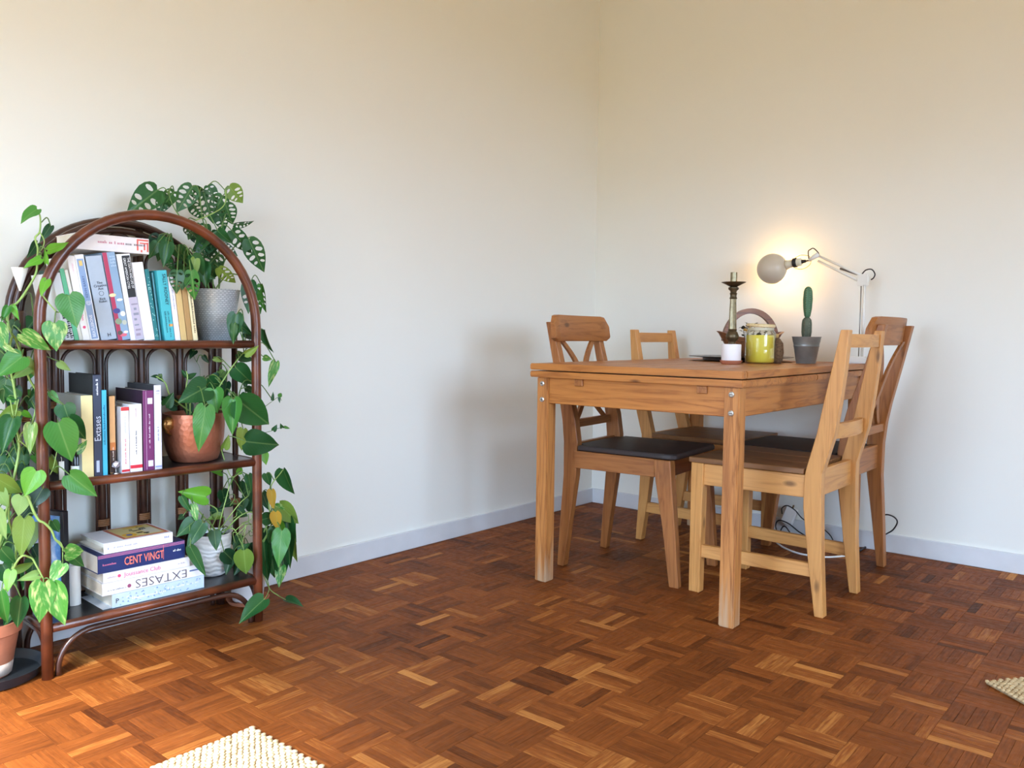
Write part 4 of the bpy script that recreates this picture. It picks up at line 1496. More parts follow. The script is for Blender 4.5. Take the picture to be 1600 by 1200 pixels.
def S_(rows, q): return [pw(x, y, q) for x, y in rows]


A.stem([pot_top] + S_([(22, 880), (21, 838), (14, 812), (15, 780)], 0.02) , 0.003)
A.stem([pot_top + Vector((0.01, 0, 0))] + S_([(68, 905), (58, 886), (47, 871), (25, 880)], -0.04)[::-1], 0.0028)
A.stem([pot_top + Vector((-0.01, 0.01, 0))] + S_([(10, 800), (30, 700), (22, 660), (24, 620), (14, 560), (20, 525), (30, 545), (45, 590), (58, 615), (56, 640), (50, 664)], 0.03), 0.0034)
A.stem(S_([(40, 770), (47, 785), (53, 800), (61, 813), (69, 817), (80, 828), (86, 842), (92, 848), (100, 858), (103, 864)], -0.025), 0.0034)
A.stem(S_([(20, 525), (12, 505), (14, 482), (30, 470), (55, 430), (58, 405), (59, 388), (55, 372), (62, 362), (63, 340), (59, 329)], 0.03), 0.003)
A.stem(S_([(64, 458), (78, 476), (92, 488), (100, 470)], -0.022), 0.0018)
A.stem(S_([(62, 362), (69, 376), (66, 388), (60, 396)], 0.02), 0.0015)
A.stem(S_([(28, 690), (33, 678), (40, 675), (44, 698), (30, 688)], 0.0), 0.002)
A.stem(S_([(86, 842), (97, 852), (98, 880)], -0.03), 0.0015)
A.stem(S_([(16, 625), (22, 652), (29, 624)], 0.01), 0.0015)
A.stem(S_([(78, 742), (84, 728), (90, 700), (94, 690)], 0.0), 0.0014)
px_leaves(A, [
    (58, 327, 29, 343, 17, 'm', 0.03, 0.9), (79, 353, 62, 379, 13, 'k', 0.06), (73, 391, 109, 381, 15, 'b', -0.02, 0.5), (64, 404, 35, 417, 14, 'b', 0.0, 0.6),
    (72, 411, 70, 387, 7, 'b', -0.01), (57, 381, 43, 403, 13, 'k', 0.05), (73, 437, 63, 461, 13, 'b', -0.02, 0.3), (107, 462, 120, 512, 42, 'm', -0.035, 0.1),
    (85, 505, 87, 548, 36, 'v', -0.035, 0.15), (32, 521, 77, 550, 28, 'v', -0.01, 0.2), (52, 524, 58, 504, 16, 'k', 0.03), (34, 558, -6, 588, 38, 'm', -0.01, 0.2),
    (-5, 508, 10, 551, 26, 'v', 0.0), (8, 540, 28, 553, 9, 'w', -0.005), (44, 574, 19, 592, 18, 'p', 0.02), (45, 560, 59, 592, 13, 'p', 0.0), (93, 565, 110, 581, 13, 'p', 0.02, 0.4),
    (13, 480, 2, 502, 12, 'm', 0.02), (20, 478, 28, 500, 10, 'b', 0.02), (28, 620, 4, 600, 20, 'd', 0.03), (12, 622, 30, 628, 9, 'm', 0.03), (26, 641, -6, 656, 24, 'o', 0.02),
    (20, 655, 2, 706, 30, 'd', 0.0, 0.2), (50, 664, 46, 710, 20, 'w', -0.01, 0.2), (36, 643, 51, 654, 10, 'b', 0.03), (91, 661, 113, 724, 47, 'm', -0.045, 0.05),
    (100, 633, 110, 664, 31, 'd', -0.01, 0.1), (108, 652, 134, 690, 28, 'd', -0.02, 0.3), (120, 706, 138, 688, 14, 'v', -0.01), (79, 613, 94, 632, 12, 'm', 0.01), (60, 606, 47, 625, 12, 'd', 0.05),
    (78, 714, 90, 742, 15, 'o', 0.02, 0.3), (109, 742, 152, 777, 35, 'm', -0.03, 0.2), (57, 736, 38, 776, 37, 'b', -0.04, 0.1), (-6, 747, 37, 773, 26, 'o', -0.01, 0.2),
    (34, 775, 30, 807, 27, 'p', -0.02), (-6, 765, 14, 793, 24, 'p', 0.0), (-3, 797, 9, 845, 18, 'p', 0.0), (38, 811, 32, 873, 31, 'o', -0.01, 0.15), (80, 814, 92, 832, 13, 'd', 0.0),
    (2, 858, 24, 886, 22, 'd', 0.01), (22, 889, 56, 879, 15, 'o', 0.0, 0.5), (103, 863, 132, 861, 25, 'v', -0.04, 0.2), (109, 866, 131, 888, 20, 'd', -0.02, 0.4),
    (59, 899, 28, 906, 17, 'p', -0.03, 0.2), (97, 881, 78, 911, 27, 'v', -0.045, 0.1), (17, 892, 11, 926, 19, 'b', -0.03, 0.2), (68, 911, 60, 976, 39, 'v', -0.05, 0.1),
    (82, 914, 101, 979, 36, 'v', -0.05, 0.15), (2, 924, 10, 979, 21, 'm', -0.03, 0.2), (33, 934, 26, 983, 26, 'd', -0.01, 0.15),
])
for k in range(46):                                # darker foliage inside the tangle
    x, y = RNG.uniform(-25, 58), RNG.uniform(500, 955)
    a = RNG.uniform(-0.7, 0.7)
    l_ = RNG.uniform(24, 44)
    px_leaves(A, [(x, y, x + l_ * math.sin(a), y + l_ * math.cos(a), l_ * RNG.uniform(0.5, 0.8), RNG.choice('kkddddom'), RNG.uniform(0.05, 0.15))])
A.done()

# ------------------------------------------------------------------ swiss-cheese plant in the galvanised bucket
def dash_mat():
    m, nt, p = newmat('galvanised_dashes')
    L = nt.links
    tc = nt.nodes.new('ShaderNodeTexCoord')
    sp = nt.nodes.new('ShaderNodeSeparateXYZ')
    L.new(tc.outputs['Object'], sp.inputs[0])
    at = nt.nodes.new('ShaderNodeMath')
    at.operation = 'ARCTAN2'
    L.new(sp.outputs['Y'], at.inputs[0])
    L.new(sp.outputs['X'], at.inputs[1])
    cb = nt.nodes.new('ShaderNodeCombineXYZ')
    L.new(at.outputs[0], cb.inputs[0])
    L.new(sp.outputs['Z'], cb.inputs[1])
    mp = nt.nodes.new('ShaderNodeMapping')
    mp.inputs['Scale'].default_value = (1, 16, 1)
    L.new(cb.outputs[0], mp.inputs[0])
    br = nt.nodes.new('ShaderNodeTexBrick')
    br.inputs['Scale'].default_value = 1.0
    br.inputs['Brick Width'].default_value = 0.17
    br.inputs['Row Height'].default_value = 0.085
    br.inputs['Mortar Size'].default_value = 0.03
    br.inputs['Color1'].default_value = (1, 1, 1, 1)
    br.inputs['Color2'].default_value = (0.35, 0.35, 0.35, 1)
    br.inputs['Mortar'].default_value = (0, 0, 0, 1)
    L.new(mp.outputs[0], br.inputs['Vector'])
    vo = nt.nodes.new('ShaderNodeRGBToBW')
    L.new(br.outputs['Color'], vo.inputs[0])
    cr = nt.nodes.new('ShaderNodeValToRGB')
    cr.color_ramp.elements[0].position, cr.color_ramp.elements[1].position = 0.1, 0.9
    cr.color_ramp.elements[0].color, cr.color_ramp.elements[1].color = srgb(172, 180, 186), srgb(238, 242, 244)
    L.new(vo.outputs[0], cr.inputs[0])
    L.new(cr.outputs[0], p.inputs['Base Color'])
    bp = nt.nodes.new('ShaderNodeBump')
    bp.inputs['Strength'].default_value = 0.5
    bp.inputs['Distance'].default_value = 0.001
    L.new(vo.outputs[0], bp.inputs['Height'])
    L.new(bp.outputs[0], p.inputs['Normal'])
    p.inputs['Metallic'].default_value = 0.3
    p.inputs['Roughness'].default_value = 0.38
    return m


gq = 0.105
gp = s2w((0.50, gq, Z1 + 0.0006))
gal = thing('potted_monstera', 'swiss-cheese plant in a galvanised bucket with embossed dashes', 'potted plant', gp)
MB().lathe([(0, 0), (0.044, 0), (0.046, 0.002), (0.0685, 0.143), (0.070, 0.1455), (0.0685, 0.147), (0.066, 0.145), (0.0635, 0.128), (0, 0.128)], 40).build('bucket', dash_mat(), gal, smooth=True, angle=0.7)
MB().lathe([(0, 0.132), (0.04, 0.133), (0.062, 0.131)], 24).build('soil', SOIL, gal, smooth=True)
Bm = Plant(gal)
gt = gp + Vector((0, 0, 0.132))
for tgt in ([(318, 400), (300, 360), (275, 330), (262, 300)], [(330, 410), (325, 370), (316, 340), (312, 300)], [(342, 400), (345, 360), (352, 335), (354, 300)], [(350, 410), (372, 380), (392, 370)], [(355, 430), (378, 432), (390, 445)], [(320, 430), (298, 420), (270, 385)]):
    Bm.stem([gt + Vector((RNG.uniform(-0.03, 0.03), RNG.uniform(-0.03, 0.03), 0))] + S_(tgt, 0.1), 0.0024, STEM_D)
Bm.stem(S_([(306, 344), (325, 337), (345, 326), (352, 315), (353, 297)], 0.05), 0.0018)
px_leaves(Bm, [
    (246, 297, 199, 334, 37, 's', 0.12, 0.1), (272, 299, 252, 324, 21, 's', 0.13, 0.3), (301, 291, 276, 331, 31, 's', 0.11, 0.1), (299, 294, 327, 314, 22, 'd', 0.13, 0.3),
    (348, 306, 330, 345, 28, 's', 0.12, 0.1), (358, 291, 380, 318, 30, 'o', 0.10, 0.0), (352, 318, 363, 352, 30, 's', 0.09, 0.1), (366, 351, 399, 353, 11, 's', 0.08, 0.9),
    (362, 360, 394, 398, 28, 's', 0.09, 0.1), (389, 374, 413, 427, 33, 's', 0.07, 0.05), (325, 290, 340, 316, 20, 'd', 0.14), (318, 300, 332, 350, 24, 'd', 0.12, 0.2),
    (262, 305, 246, 332, 22, 'd', 0.14, 0.3), (300, 318, 318, 345, 22, 'd', 0.14, 0.3), (343, 332, 350, 362, 24, 's', 0.12),
    (386, 440, 383, 489, 24, 's', 0.10, 0.1), (396, 452, 405, 493, 22, 'm', 0.12, 0.2), (408, 445, 413, 490, 14, 'm', 0.14, 0.5), (342, 418, 369, 446, 20, 'o', 0.04, 0.3),
    (292, 424, 297, 470, 24, 'm', 0.015, 0.1), (283, 424, 280, 452, 20, 's', 0.03, 0.1), (345, 384, 372, 400, 20, 'd', 0.12),
], 'M')
for k in range(30):
    x, y = RNG.uniform(236, 345), RNG.uniform(348, 425)
    if x < 260 and y > 392: continue
    a = RNG.uniform(-1.2, 1.0)
    l_ = RNG.uniform(24, 36)
    px_leaves(Bm, [(x, y, x + l_ * math.sin(a), y + l_ * math.cos(a), l_ * RNG.uniform(0.6, 0.8), RNG.choice('kkdds'), RNG.uniform(0.03, 0.13), 0.2, RNG.choice('MP'))])
px_leaves(Bm, [(262, 382, 255, 416, 22, 'd', 0.03, 0.1), (246, 380, 232, 404, 18, 'd', 0.05), (300, 400, 318, 440, 24, 'd', 0.02), (318, 412, 322, 450, 22, 'd', 0.03), (305, 405, 300, 440, 16, 'o', 0.015)])
Bm.done()

# ------------------------------------------------------------------ golden pothos in the copper pot
cq = 0.10
cpos = s2w((0.428, cq, Z2 + 0.0006))
cop = thing('potted_pothos', 'large-leaved pothos in a hammered copper pot with a lion-knob handle', 'potted plant', cpos)


def hammered():
    m, nt, p = newmat('hammered_copper')
    L = nt.links
    tc = nt.nodes.new('ShaderNodeTexCoord')
    vo = nt.nodes.new('ShaderNodeTexVoronoi')
    vo.inputs['Scale'].default_value = 95
    L.new(tc.outputs['Object'], vo.inputs['Vector'])
    bp = nt.nodes.new('ShaderNodeBump')
    bp.inputs['Strength'].default_value = 0.35
    bp.inputs['Distance'].default_value = 0.002
    L.new(vo.outputs['Distance'], bp.inputs['Height'])
    L.new(bp.outputs[0], p.inputs['Normal'])
    n = nt.nodes.new('ShaderNodeTexNoise')
    n.inputs['Scale'].default_value = 20
    n.inputs['Detail'].default_value = 4
    L.new(tc.outputs['Object'], n.inputs['Vector'])
    cr = nt.nodes.new('ShaderNodeValToRGB')
    cr.color_ramp.elements[0].color, cr.color_ramp.elements[1].color = srgb(150, 82, 58), srgb(206, 134, 104)
    L.new(n.outputs[0], cr.inputs[0])
    L.new(cr.outputs[0], p.inputs['Base Color'])
    p.inputs['Metallic'].default_value = 0.55
    p.inputs['Roughness'].default_value = 0.42
    return m


HAM = hammered()
MB().lathe([(0, 0), (0.056, 0), (0.064, 0.004), (0.074, 0.03), (0.081, 0.065), (0.084, 0.1), (0.083, 0.128), (0.082, 0.136), (0.079, 0.136), (0.078, 0.12), (0, 0.12)], 44).build('pot', HAM, cop, smooth=True, angle=0.8)
MB().lathe([(0, 0.124), (0.05, 0.125), (0.077, 0.122)], 24).build('soil', SOIL, cop, smooth=True)
bronze = plain('bronze', (158, 112, 62), 0.35, 0.8, noise=0.35, nscale=90, bump=0.6)
hd = MB()
bmx = bmesh.new()
bmesh.ops.create_icosphere(bmx, subdivisions=3, radius=1)
hc = Vector((-0.086, -0.022, 0.112))
for v in bmx.verts:
    n = v.co.normalized()
    k = 1 + 0.16 * math.sin(7 * n.x + 4 * n.z) * math.sin(6 * n.y + 3 * n.z)
    v.co = Vector((n.x * 0.017 * k, n.y * 0.014 * k, n.z * 0.02 * k)) + hc
hd.add([v.co for v in bmx.verts], [tuple(v.index for v in f.verts) for f in bmx.faces])
bmx.free()
hd.build('handle_boss', bronze, cop, smooth=True)
MB().tube([hc + Vector((-0.010, -0.004, 0.014)), hc + Vector((-0.016, -0.006, 0.0)), hc + Vector((-0.008, -0.004, -0.02)), hc + Vector((0.006, 0.0, -0.032))], [0.006, 0.007, 0.006, 0.003], 8).build('handle_tongue', bronze, cop, smooth=True)
C_ = Plant(cop)
ct = cpos + Vector((0, 0, 0.125))
for tgt in ([(300, 615), (322, 604)], [(330, 625), (345, 600), (365, 570), (385, 545)], [(340, 625), (360, 622), (372, 622)], [(350, 640), (372, 670), (388, 690)], [(290, 615), (293, 590), (291, 580)], [(268, 620), (258, 598), (244, 588)]):
    C_.stem([ct + Vector((RNG.uniform(-0.03, 0.03), RNG.uniform(-0.03, 0.03), 0))] + S_(tgt, 0.06), 0.0024)
C_.stem(S_([(345, 700), (352, 722), (362, 745), (380, 735)], 0.05), 0.0016)
C_.stem(S_([(408, 640), (424, 628), (436, 620), (440, 626)], 0.03), 0.0009, STEM_D, 'runner')
C_.stem(S_([(404, 678), (422, 674), (436, 669), (452, 669)], 0.03), 0.0009, STEM_D, 'runner')
C_.stem(S_([(300, 545), (304, 560), (312, 575), (312, 600)], 0.2), 0.0008, STEM_D, 'runner')
px_leaves(C_, [
    (322, 605, 281, 627, 37, 'd', 0.03, 0.1), (335, 609, 338, 645, 30, 'm', 0.02, 0.2), (321, 637, 309, 707, 33, 'm', -0.03, 0.1), (364, 625, 362, 679, 30, 'm', -0.02, 0.1),
    (372, 625, 423, 666, 43, 'd', -0.03, 0.1), (385, 690, 442, 697, 36, 'd', -0.03, 0.1), (380, 671, 374, 706, 18, 'o', 0.0, 0.3), (258, 633, 272, 614, 18, 'd', 0.06), (276, 634, 250, 620, 18, 'k', 0.08),
    (368, 574, 398, 604, 30, 'd', 0.06, 0.1), (372, 552, 398, 566, 14, 'd', 0.08, 0.3), (362, 552, 384, 540, 12, 'o', 0.06, 0.3), (292, 588, 283, 577, 8, 'd', 0.08), (294, 590, 309, 582, 8, 'd', 0.08),
    (246, 588, 236, 588, 5, 'k', 0.1), (248, 590, 258, 598, 6, 'k', 0.1), (412, 708, 416, 726, 14, 'b', 0.02), (350, 700, 358, 680, 12, 'o', 0.02, 0.4), (425, 625, 427, 612, 5, 'd', 0.03, 0.2), (436, 620, 440, 613, 5, 'm', 0.03),
    (436, 621, 437, 630, 4, 'd', 0.03), (427, 673, 433, 664, 8, 'd', 0.03), (441, 668, 438, 662, 4, 'd', 0.03), (444, 667, 454, 670, 4, 'm', 0.03), (385, 606, 402, 614, 9, 'k', 0.05, 0.2), (396, 596, 402, 606, 6, 'k', 0.05),
    (356, 492, 350, 537, 24, 'd', 0.02, 0.2), (366, 500, 396, 527, 18, 'd', 0.04, 0.3), (345, 507, 342, 534, 12, 'd', 0.04), (382, 520, 402, 532, 12, 'k', 0.05), (414, 516, 424, 554, 10, 'd', 0.06, 0.6), (412, 558, 425, 563, 11, 'v', 0.04, 0.4), (431, 566, 419, 605, 15, 'v', 0.04, 0.3),
    (304, 548, 297, 558, 8, 'k', 0.2, 0.3), (318, 556, 326, 568, 8, 'k', 0.2, 0.3), (330, 590, 350, 600, 14, 'o', 0.08), (342, 580, 352, 604, 13, 'p', 0.12), (334, 560, 348, 566, 8, 'o', 0.1),
])
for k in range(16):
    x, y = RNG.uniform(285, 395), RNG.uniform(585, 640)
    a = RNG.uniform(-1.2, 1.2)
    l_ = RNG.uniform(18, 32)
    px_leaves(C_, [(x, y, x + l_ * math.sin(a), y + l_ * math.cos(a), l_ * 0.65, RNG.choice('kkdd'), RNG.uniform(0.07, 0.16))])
C_.done()

# ------------------------------------------------------------------ plant in the white textured pot
wq = 0.125
wpos = s2w((0.490, wq, Z3 + 0.0006))
whp = thing('potted_pothos', 'trailing pothos in a white wavy-textured pot on the bottom shelf', 'potted plant', wpos)


def ripple_mat():
    m, nt, p = newmat('white_ceramic')
    L = nt.links
    tc = nt.nodes.new('ShaderNodeTexCoord')
    w = nt.nodes.new('ShaderNodeTexWave')
    w.bands_direction = 'Z'
    w.inputs['Scale'].default_value = 22
    w.inputs['Distortion'].default_value = 7
    w.inputs['Detail'].default_value = 2
    L.new(tc.outputs['Object'], w.inputs['Vector'])
    bp = nt.nodes.new('ShaderNodeBump')
    bp.inputs['Strength'].default_value = 0.5
    bp.inputs['Distance'].default_value = 0.003
    L.new(w.outputs['Fac'], bp.inputs['Height'])
    L.new(bp.outputs[0], p.inputs['Normal'])
    p.inputs['Base Color'].default_value = srgb(238, 238, 236)
    p.inputs['Roughness'].default_value = 0.45
    return m


MB().lathe([(0, 0), (0.036, 0), (0.042, 0.004), (0.053, 0.05), (0.057, 0.1), (0.0575, 0.124), (0.054, 0.124), (0.053, 0.108), (0, 0.108)], 40).build('pot', ripple_mat(), whp, smooth=True, angle=0.8)
MB().lathe([(0, 0.112), (0.03, 0.113), (0.0525, 0.111)], 24).build('soil', SOIL, whp, smooth=True)
D_ = Plant(whp)
wt_ = wpos + Vector((0, 0, 0.113))
for tgt in ([(312, 800), (302, 788), (296, 776)], [(345, 810), (353, 780), (358, 760)], [(340, 800), (323, 786), (322, 776)], [(360, 805), (376, 785), (388, 775)], [(362, 825), (375, 845), (381, 860)], [(318, 815), (308, 817), (303, 816)], [(370, 810), (392, 800), (410, 812)]):
    D_.stem([wt_ + Vector((RNG.uniform(-0.03, 0.03), RNG.uniform(-0.04, 0.01), 0))] + S_(tgt, 0.06), 0.002)
for k in range(14):                              # bare trailing stems and air roots
    x, y = RNG.uniform(350, 402), RNG.uniform(790, 840)
    pts = [(x, y)]
    for j in range(3):
        x += RNG.uniform(-16, 16)
        y += RNG.uniform(-14, 18)
        pts.append((min(402, max(346, x)), y))
    D_.stem(S_(pts, RNG.uniform(0.02, 0.09)), 0.0012, RNG.choice((STEM, STEM_D)), 'air_root', keep=False)
px_leaves(D_, [
    (322, 776, 282, 768, 28, 'b', 0.04, 0.1), (284, 776, 299, 803, 12, 'd', 0.03, 0.3), (302, 789, 308, 818, 13, 'v', 0.02, 0.2), (303, 815, 276, 838, 26, 'd', 0.02, 0.1), (316, 818, 291, 858, 24, 'd', 0.0, 0.1),
    (298, 856, 322, 902, 17, 'd', -0.01, 0.2), (335, 830, 338, 861, 20, 'd', 0.02, 0.1), (350, 862, 372, 884, 22, 'k', 0.05, 0.1), (362, 866, 352, 898, 20, 'k', 0.06), (378, 872, 366, 900, 18, 'k', 0.07),
    (381, 860, 384, 901, 28, 'o', -0.005, 0.1), (345, 806, 322, 812, 12, 'o', 0.09, 0.4), (330, 800, 350, 796, 14, 'k', 0.12), (286, 806, 278, 812, 8, 'k', 0.04), (398, 765, 392, 800, 14, 'k', 0.06), (388, 742, 394, 770, 14, 'd', 0.05),
    (345, 738, 330, 736, 10, 'b', 0.1, 0.4), (372, 740, 378, 728, 9, 'b', 0.06), (360, 785, 344, 792, 12, 'k', 0.1), (370, 800, 388, 806, 16, 'd', 0.09), (374, 860, 392, 848, 12, 'd', 0.06),
])
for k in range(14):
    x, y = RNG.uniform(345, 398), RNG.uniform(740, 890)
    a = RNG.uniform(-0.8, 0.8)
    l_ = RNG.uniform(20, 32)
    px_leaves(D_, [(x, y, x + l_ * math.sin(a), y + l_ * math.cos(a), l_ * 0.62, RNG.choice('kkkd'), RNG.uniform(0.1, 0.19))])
D_.done()

# ------------------------------------------------------------------ floor plant at the end of the bookcase
EP = Vector((-2.035, -0.10, 0))
es = thing('plant_saucer', 'small terracotta saucer under the white floor pot', 'saucer', EP)
MB().lathe([(0, 0.001), (0.058, 0.001), (0.066, 0.014), (0.063, 0.014), (0.056, 0.005), (0, 0.005)], 32).build('saucer_dish', TERRA, es, smooth=True, angle=0.7)
ep = thing('potted_philodendron', 'bushy philodendron with two yellow leaves in a white floor pot', 'potted plant', EP + Vector((0, 0, 0.0056)))
MB().lathe([(0, 0), (0.042, 0), (0.046, 0.004), (0.06, 0.12), (0.063, 0.125), (0.06, 0.126), (0.056, 0.11), (0, 0.11)], 36).build('pot', plain('white_glaze', (232, 232, 230), 0.3), ep, smooth=True, angle=0.7)
MB().lathe([(0, 0.114), (0.03, 0.115), (0.0555, 0.113)], 24).build('soil', SOIL, ep, smooth=True)
E_ = Plant(ep)
et = EP + Vector((0, 0, 0.12))
qE = 0.06
for tgt in ([(420, 830), (424, 790), (424, 766)], [(424, 820), (432, 800), (436, 790)], [(426, 840), (440, 828)], [(416, 840), (412, 812)], [(430, 850), (444, 830), (452, 815)], [(418, 820), (420, 780), (424, 758), (436, 742), (443, 733)], [(415, 860), (410, 850)], [(428, 870), (440, 884)]):
    E_.stem([et + Vector((RNG.uniform(-0.03, 0.03), RNG.uniform(-0.03, 0.03), 0))] + S_(tgt, qE), 0.0024)
E_.stem([et + Vector((0.02, -0.04, 0.0))] + [on_z(420, 918, 0.05), on_z(434, 930, 0.012), on_z(448, 938, 0.012)], 0.002)
px_leaves(E_, [
    (443, 733, 457, 777, 20, 'd', 0.06, 0.5), (424, 766, 427, 798, 14, 'y', 0.03, 0.2), (431, 800, 434, 829, 17, 'y', 0.02, 0.2), (436, 788, 467, 820, 28, 'o', 0.05, 0.2), (440, 830, 434, 887, 30, 'm', 0.0, 0.1),
    (450, 812, 452, 891, 24, 'd', 0.06, 0.1), (456, 837, 463, 882, 11, 'o', 0.07, 0.3), (410, 812, 433, 806, 18, 'd', 0.04, 0.1), (412, 848, 418, 913, 22, 'd', 0.05, 0.1), (440, 885, 435, 918, 18, 'v', 0.05, 0.2),
    (424, 870, 430, 905, 20, 'd', 0.06), (430, 790, 448, 800, 12, 'v', 0.05, 0.4), (410, 770, 420, 800, 16, 'k', 0.08), (416, 740, 422, 760, 14, 'd', 0.08), (428, 850, 422, 890, 22, 'k', 0.07), (440, 860, 446, 900, 20, 'k', 0.08),
    (414, 825, 424, 855, 20, 'k', 0.08), (436, 815, 444, 850, 16, 'b', 0.05, 0.3), (448, 795, 460, 850, 20, 'm', 0.09, 0.4), (430, 826, 418, 852, 18, 'd', 0.04),
])
# the two leaves resting on the floor
a_, b_ = pw(412, 937, -0.04), pw(373, 971, -0.045)
E_.leaf(a_, b_, 0.62, 'd', 0.0, var=1, face=Vector((-0.4, -0.6, 0.9)), pet=False)
a_, b_ = on_z(447, 938, 0.014), on_z(474, 946, 0.005)
E_.leaf(a_, b_, 0.55, 'd', 0.0, var=2, face=Vector((-0.2, -0.4, 1.0)), pet=False)
E_.stem([et + Vector((0.02, -0.05, 0)), pw(420, 915, 0.06), pw(418, 928, -0.01), pw(412, 937, -0.04)], 0.0018)
E_.done()

# ------------------------------------------------------------------ things on the table
TZ0 = 0.7503
BRASS = plain('aged_brass', (156, 146, 116), 0.34, 0.6, noise=0.3, nscale=60)
BRASS_D = plain('dark_brass', (92, 80, 58), 0.38, 0.6, noise=0.3, nscale=60)
DARKW = plain('dark_lacquer_tray', (42, 34, 30), 0.3)

tr_c = on_z(1157, 564, 0.75)
tray = thing('serving_tray', 'round dark serving tray on a low foot under the wooden basket', 'tray', (tr_c.x, tr_c.y, TZ0))
MB().lathe([(0, 0), (0.14, 0), (0.15, 0.003), (0.15, 0.013), (0, 0.013)], 48).build('foot', DARKW, tray, smooth=True, angle=0.6)
MB().lathe([(0, 0.0132), (0.16, 0.0132), (0.205, 0.017), (0.206, 0.0185), (0.16, 0.017), (0, 0.017)], 56).build('plate', DARKW, tray, smooth=True, angle=0.6)

# carved basket with handle and dried sprigs
bk_c = on_z(1171, 564, 0.75)
bk_c.z = TZ0 + 0.0176
basket = thing('wooden_basket', 'carved brown wooden basket with a bent handle on the dark tray', 'basket', bk_c, YAW - PI / 2)
BW = wood('basket_wood', 'x', (150, 98, 62), (98, 58, 36), 0.4, 1.5, knots=False)
n = 40
rings = []
for (ra, rb, z, th) in ((0.0, 0.0, 0.003, 0), (0.055, 0.04, 0.0, 0), (0.085, 0.06, 0.02, 0), (0.105, 0.072, 0.055, 0), (0.128, 0.078, 0.082, 1), (0.136, 0.078, 0.088, 1), (0.124, 0.07, 0.088, 1), (0.1, 0.064, 0.058, 0), (0.07, 0.045, 0.02, 0), (0.0, 0.0, 0.016, 0)):
    rings.append([(ra * math.cos(2 * PI * k / n), rb * math.sin(2 * PI * k / n), z + (0.014 * math.cos(4 * PI * k / n) if th else 0)) for k in range(n)])
MB().loft(rings).build('bowl', BW, basket, smooth=True, angle=1.0)
pts = [Vector((0.103 * math.cos(a), 0, 0.062 + 0.122 * math.sin(a))) for a in [PI * i / 24 for i in range(25)]]
rg = []
for i, p in enumerate(pts):
    t = (pts[min(i + 1, 24)] - pts[max(i - 1, 0)]).normalized()
    nn = Vector((t.z, 0, -t.x))
    w, hth = 0.013, 0.0105
    rg.append([p + Vector((0, w, 0)) + nn * hth, p + Vector((0, -w, 0)) + nn * hth, p + Vector((0, -w, 0)) - nn * hth, p + Vector((0, w, 0)) - nn * hth])
MB().loft(rg).build('handle', BW, basket, smooth=True, angle=0.9)

sprig = thing('dried_sprig', 'dark dried leafy sprig with yellow bits lying in the basket', 'sprig', bk_c + Vector((-0.02, -0.01, 0.03)), YAW - PI / 2)
sprig_leaf = pothos_mesh(0.2, 0.2, 0.1)
sprig_leaf.materials.append(plain('dried_leaf', (46, 52, 44), 0.7))
for k in range(5):
    a0 = Vector((-0.03 + 0.014 * k, RNG.uniform(-0.02, 0.02), 0.0))
    a1 = a0 + Vector((0.012 * (k - 2) + 0.02, RNG.uniform(-0.01, 0.01), RNG.uniform(0.07, 0.1)))
    MB().tube([a0, (a0 + a1) / 2 + Vector((0.004, 0, 0)), a1], 0.0013, 5).build('twig', plain('twig', (70, 58, 40), 0.8), sprig)
    for j in range(9):
        t = 0.35 + 0.65 * j / 8
        b = a0.lerp(a1, t)
        o = bpy.data.objects.new('leaf', sprig_leaf)
        COL.objects.link(o)
        o.parent = sprig
        ang = RNG.uniform(0, 2 * PI)
        d = Vector((math.cos(ang), math.sin(ang) * 0.6, RNG.uniform(-0.2, 0.9))).normalized()
        o.matrix_basis = Matrix.Translation(b) @ d.to_track_quat('Y', 'Z').to_matrix().to_4x4() @ Matrix.Scale(RNG.uniform(0.014, 0.022), 4)
for k in range(4):
    c = Vector((RNG.uniform(-0.03, 0.0), RNG.uniform(-0.03, 0.0), RNG.uniform(0.06, 0.085)))
    bmx = bmesh.new()
    bmesh.ops.create_icosphere(bmx, subdivisions=1, radius=0.006)
    MB().add([v.co + c for v in bmx.verts], [tuple(v.index for v in f.verts) for f in bmx.faces]).build('dried_flower', plain('dried_flower', (196, 150, 60), 0.8), sprig, smooth=True)
    bmx.free()

# brass candlestick
st_c = on_z(1143, 567.2, 0.75)
stick = thing('candlestick', 'tall fluted brass candlestick with a dark drip pan', 'candlestick', (st_c.x, st_c.y, TZ0))
HS = 0.334
MB().lathe([(0, 0), (0.038, 0), (0.039, 0.004), (0.036, 0.012), (0.026, 0.018), (0.022, 0.03), (0.026, 0.05), (0.019, 0.066), (0.013, 0.072), (0.0135, 0.08), (0.0225, 0.09), (0.024, 0.10), (0.018, 0.115), (0.0145, 0.118), (0.0165, 0.122), (0.0145, 0.126), (0, 0.126)], 32).build('base', BRASS_D, stick, smooth=True, angle=0.9)
MB().lathe([(0.0145, 0.1262), (0.0140, 0.14), (0.0115, 0.225), (0.0115, 0.236), (0, 0.236)], 32, ripple=lambda k, z: 1 - 0.07 * (k % 4 == 0)).build('fluted_shaft', BRASS, stick, smooth=True, angle=0.4)
MB().lathe([(0.0, 0.236), (0.0125, 0.236), (0.014, 0.24), (0.0115, 0.244), (0.0115, 0.252), (0.014, 0.256), (0.0105, 0.26), (0.012, 0.266), (0.019, 0.272), (0.019, 0.278), (0.012, 0.282), (0, 0.282)], 28).build('knop', BRASS_D, stick, smooth=True, angle=0.9)
MB().lathe([(0, 0.282), (0.014, 0.282), (0.026, 0.288), (0.044, 0.297), (0.045, 0.2985), (0.024, 0.2955), (0.014, 0.3), (0, 0.3)], 36, ripple=lambda k, z: 1 + 0.02 * math.sin(k * PI / 9)).build('drip_pan', BRASS_D, stick, smooth=True, angle=0.9)
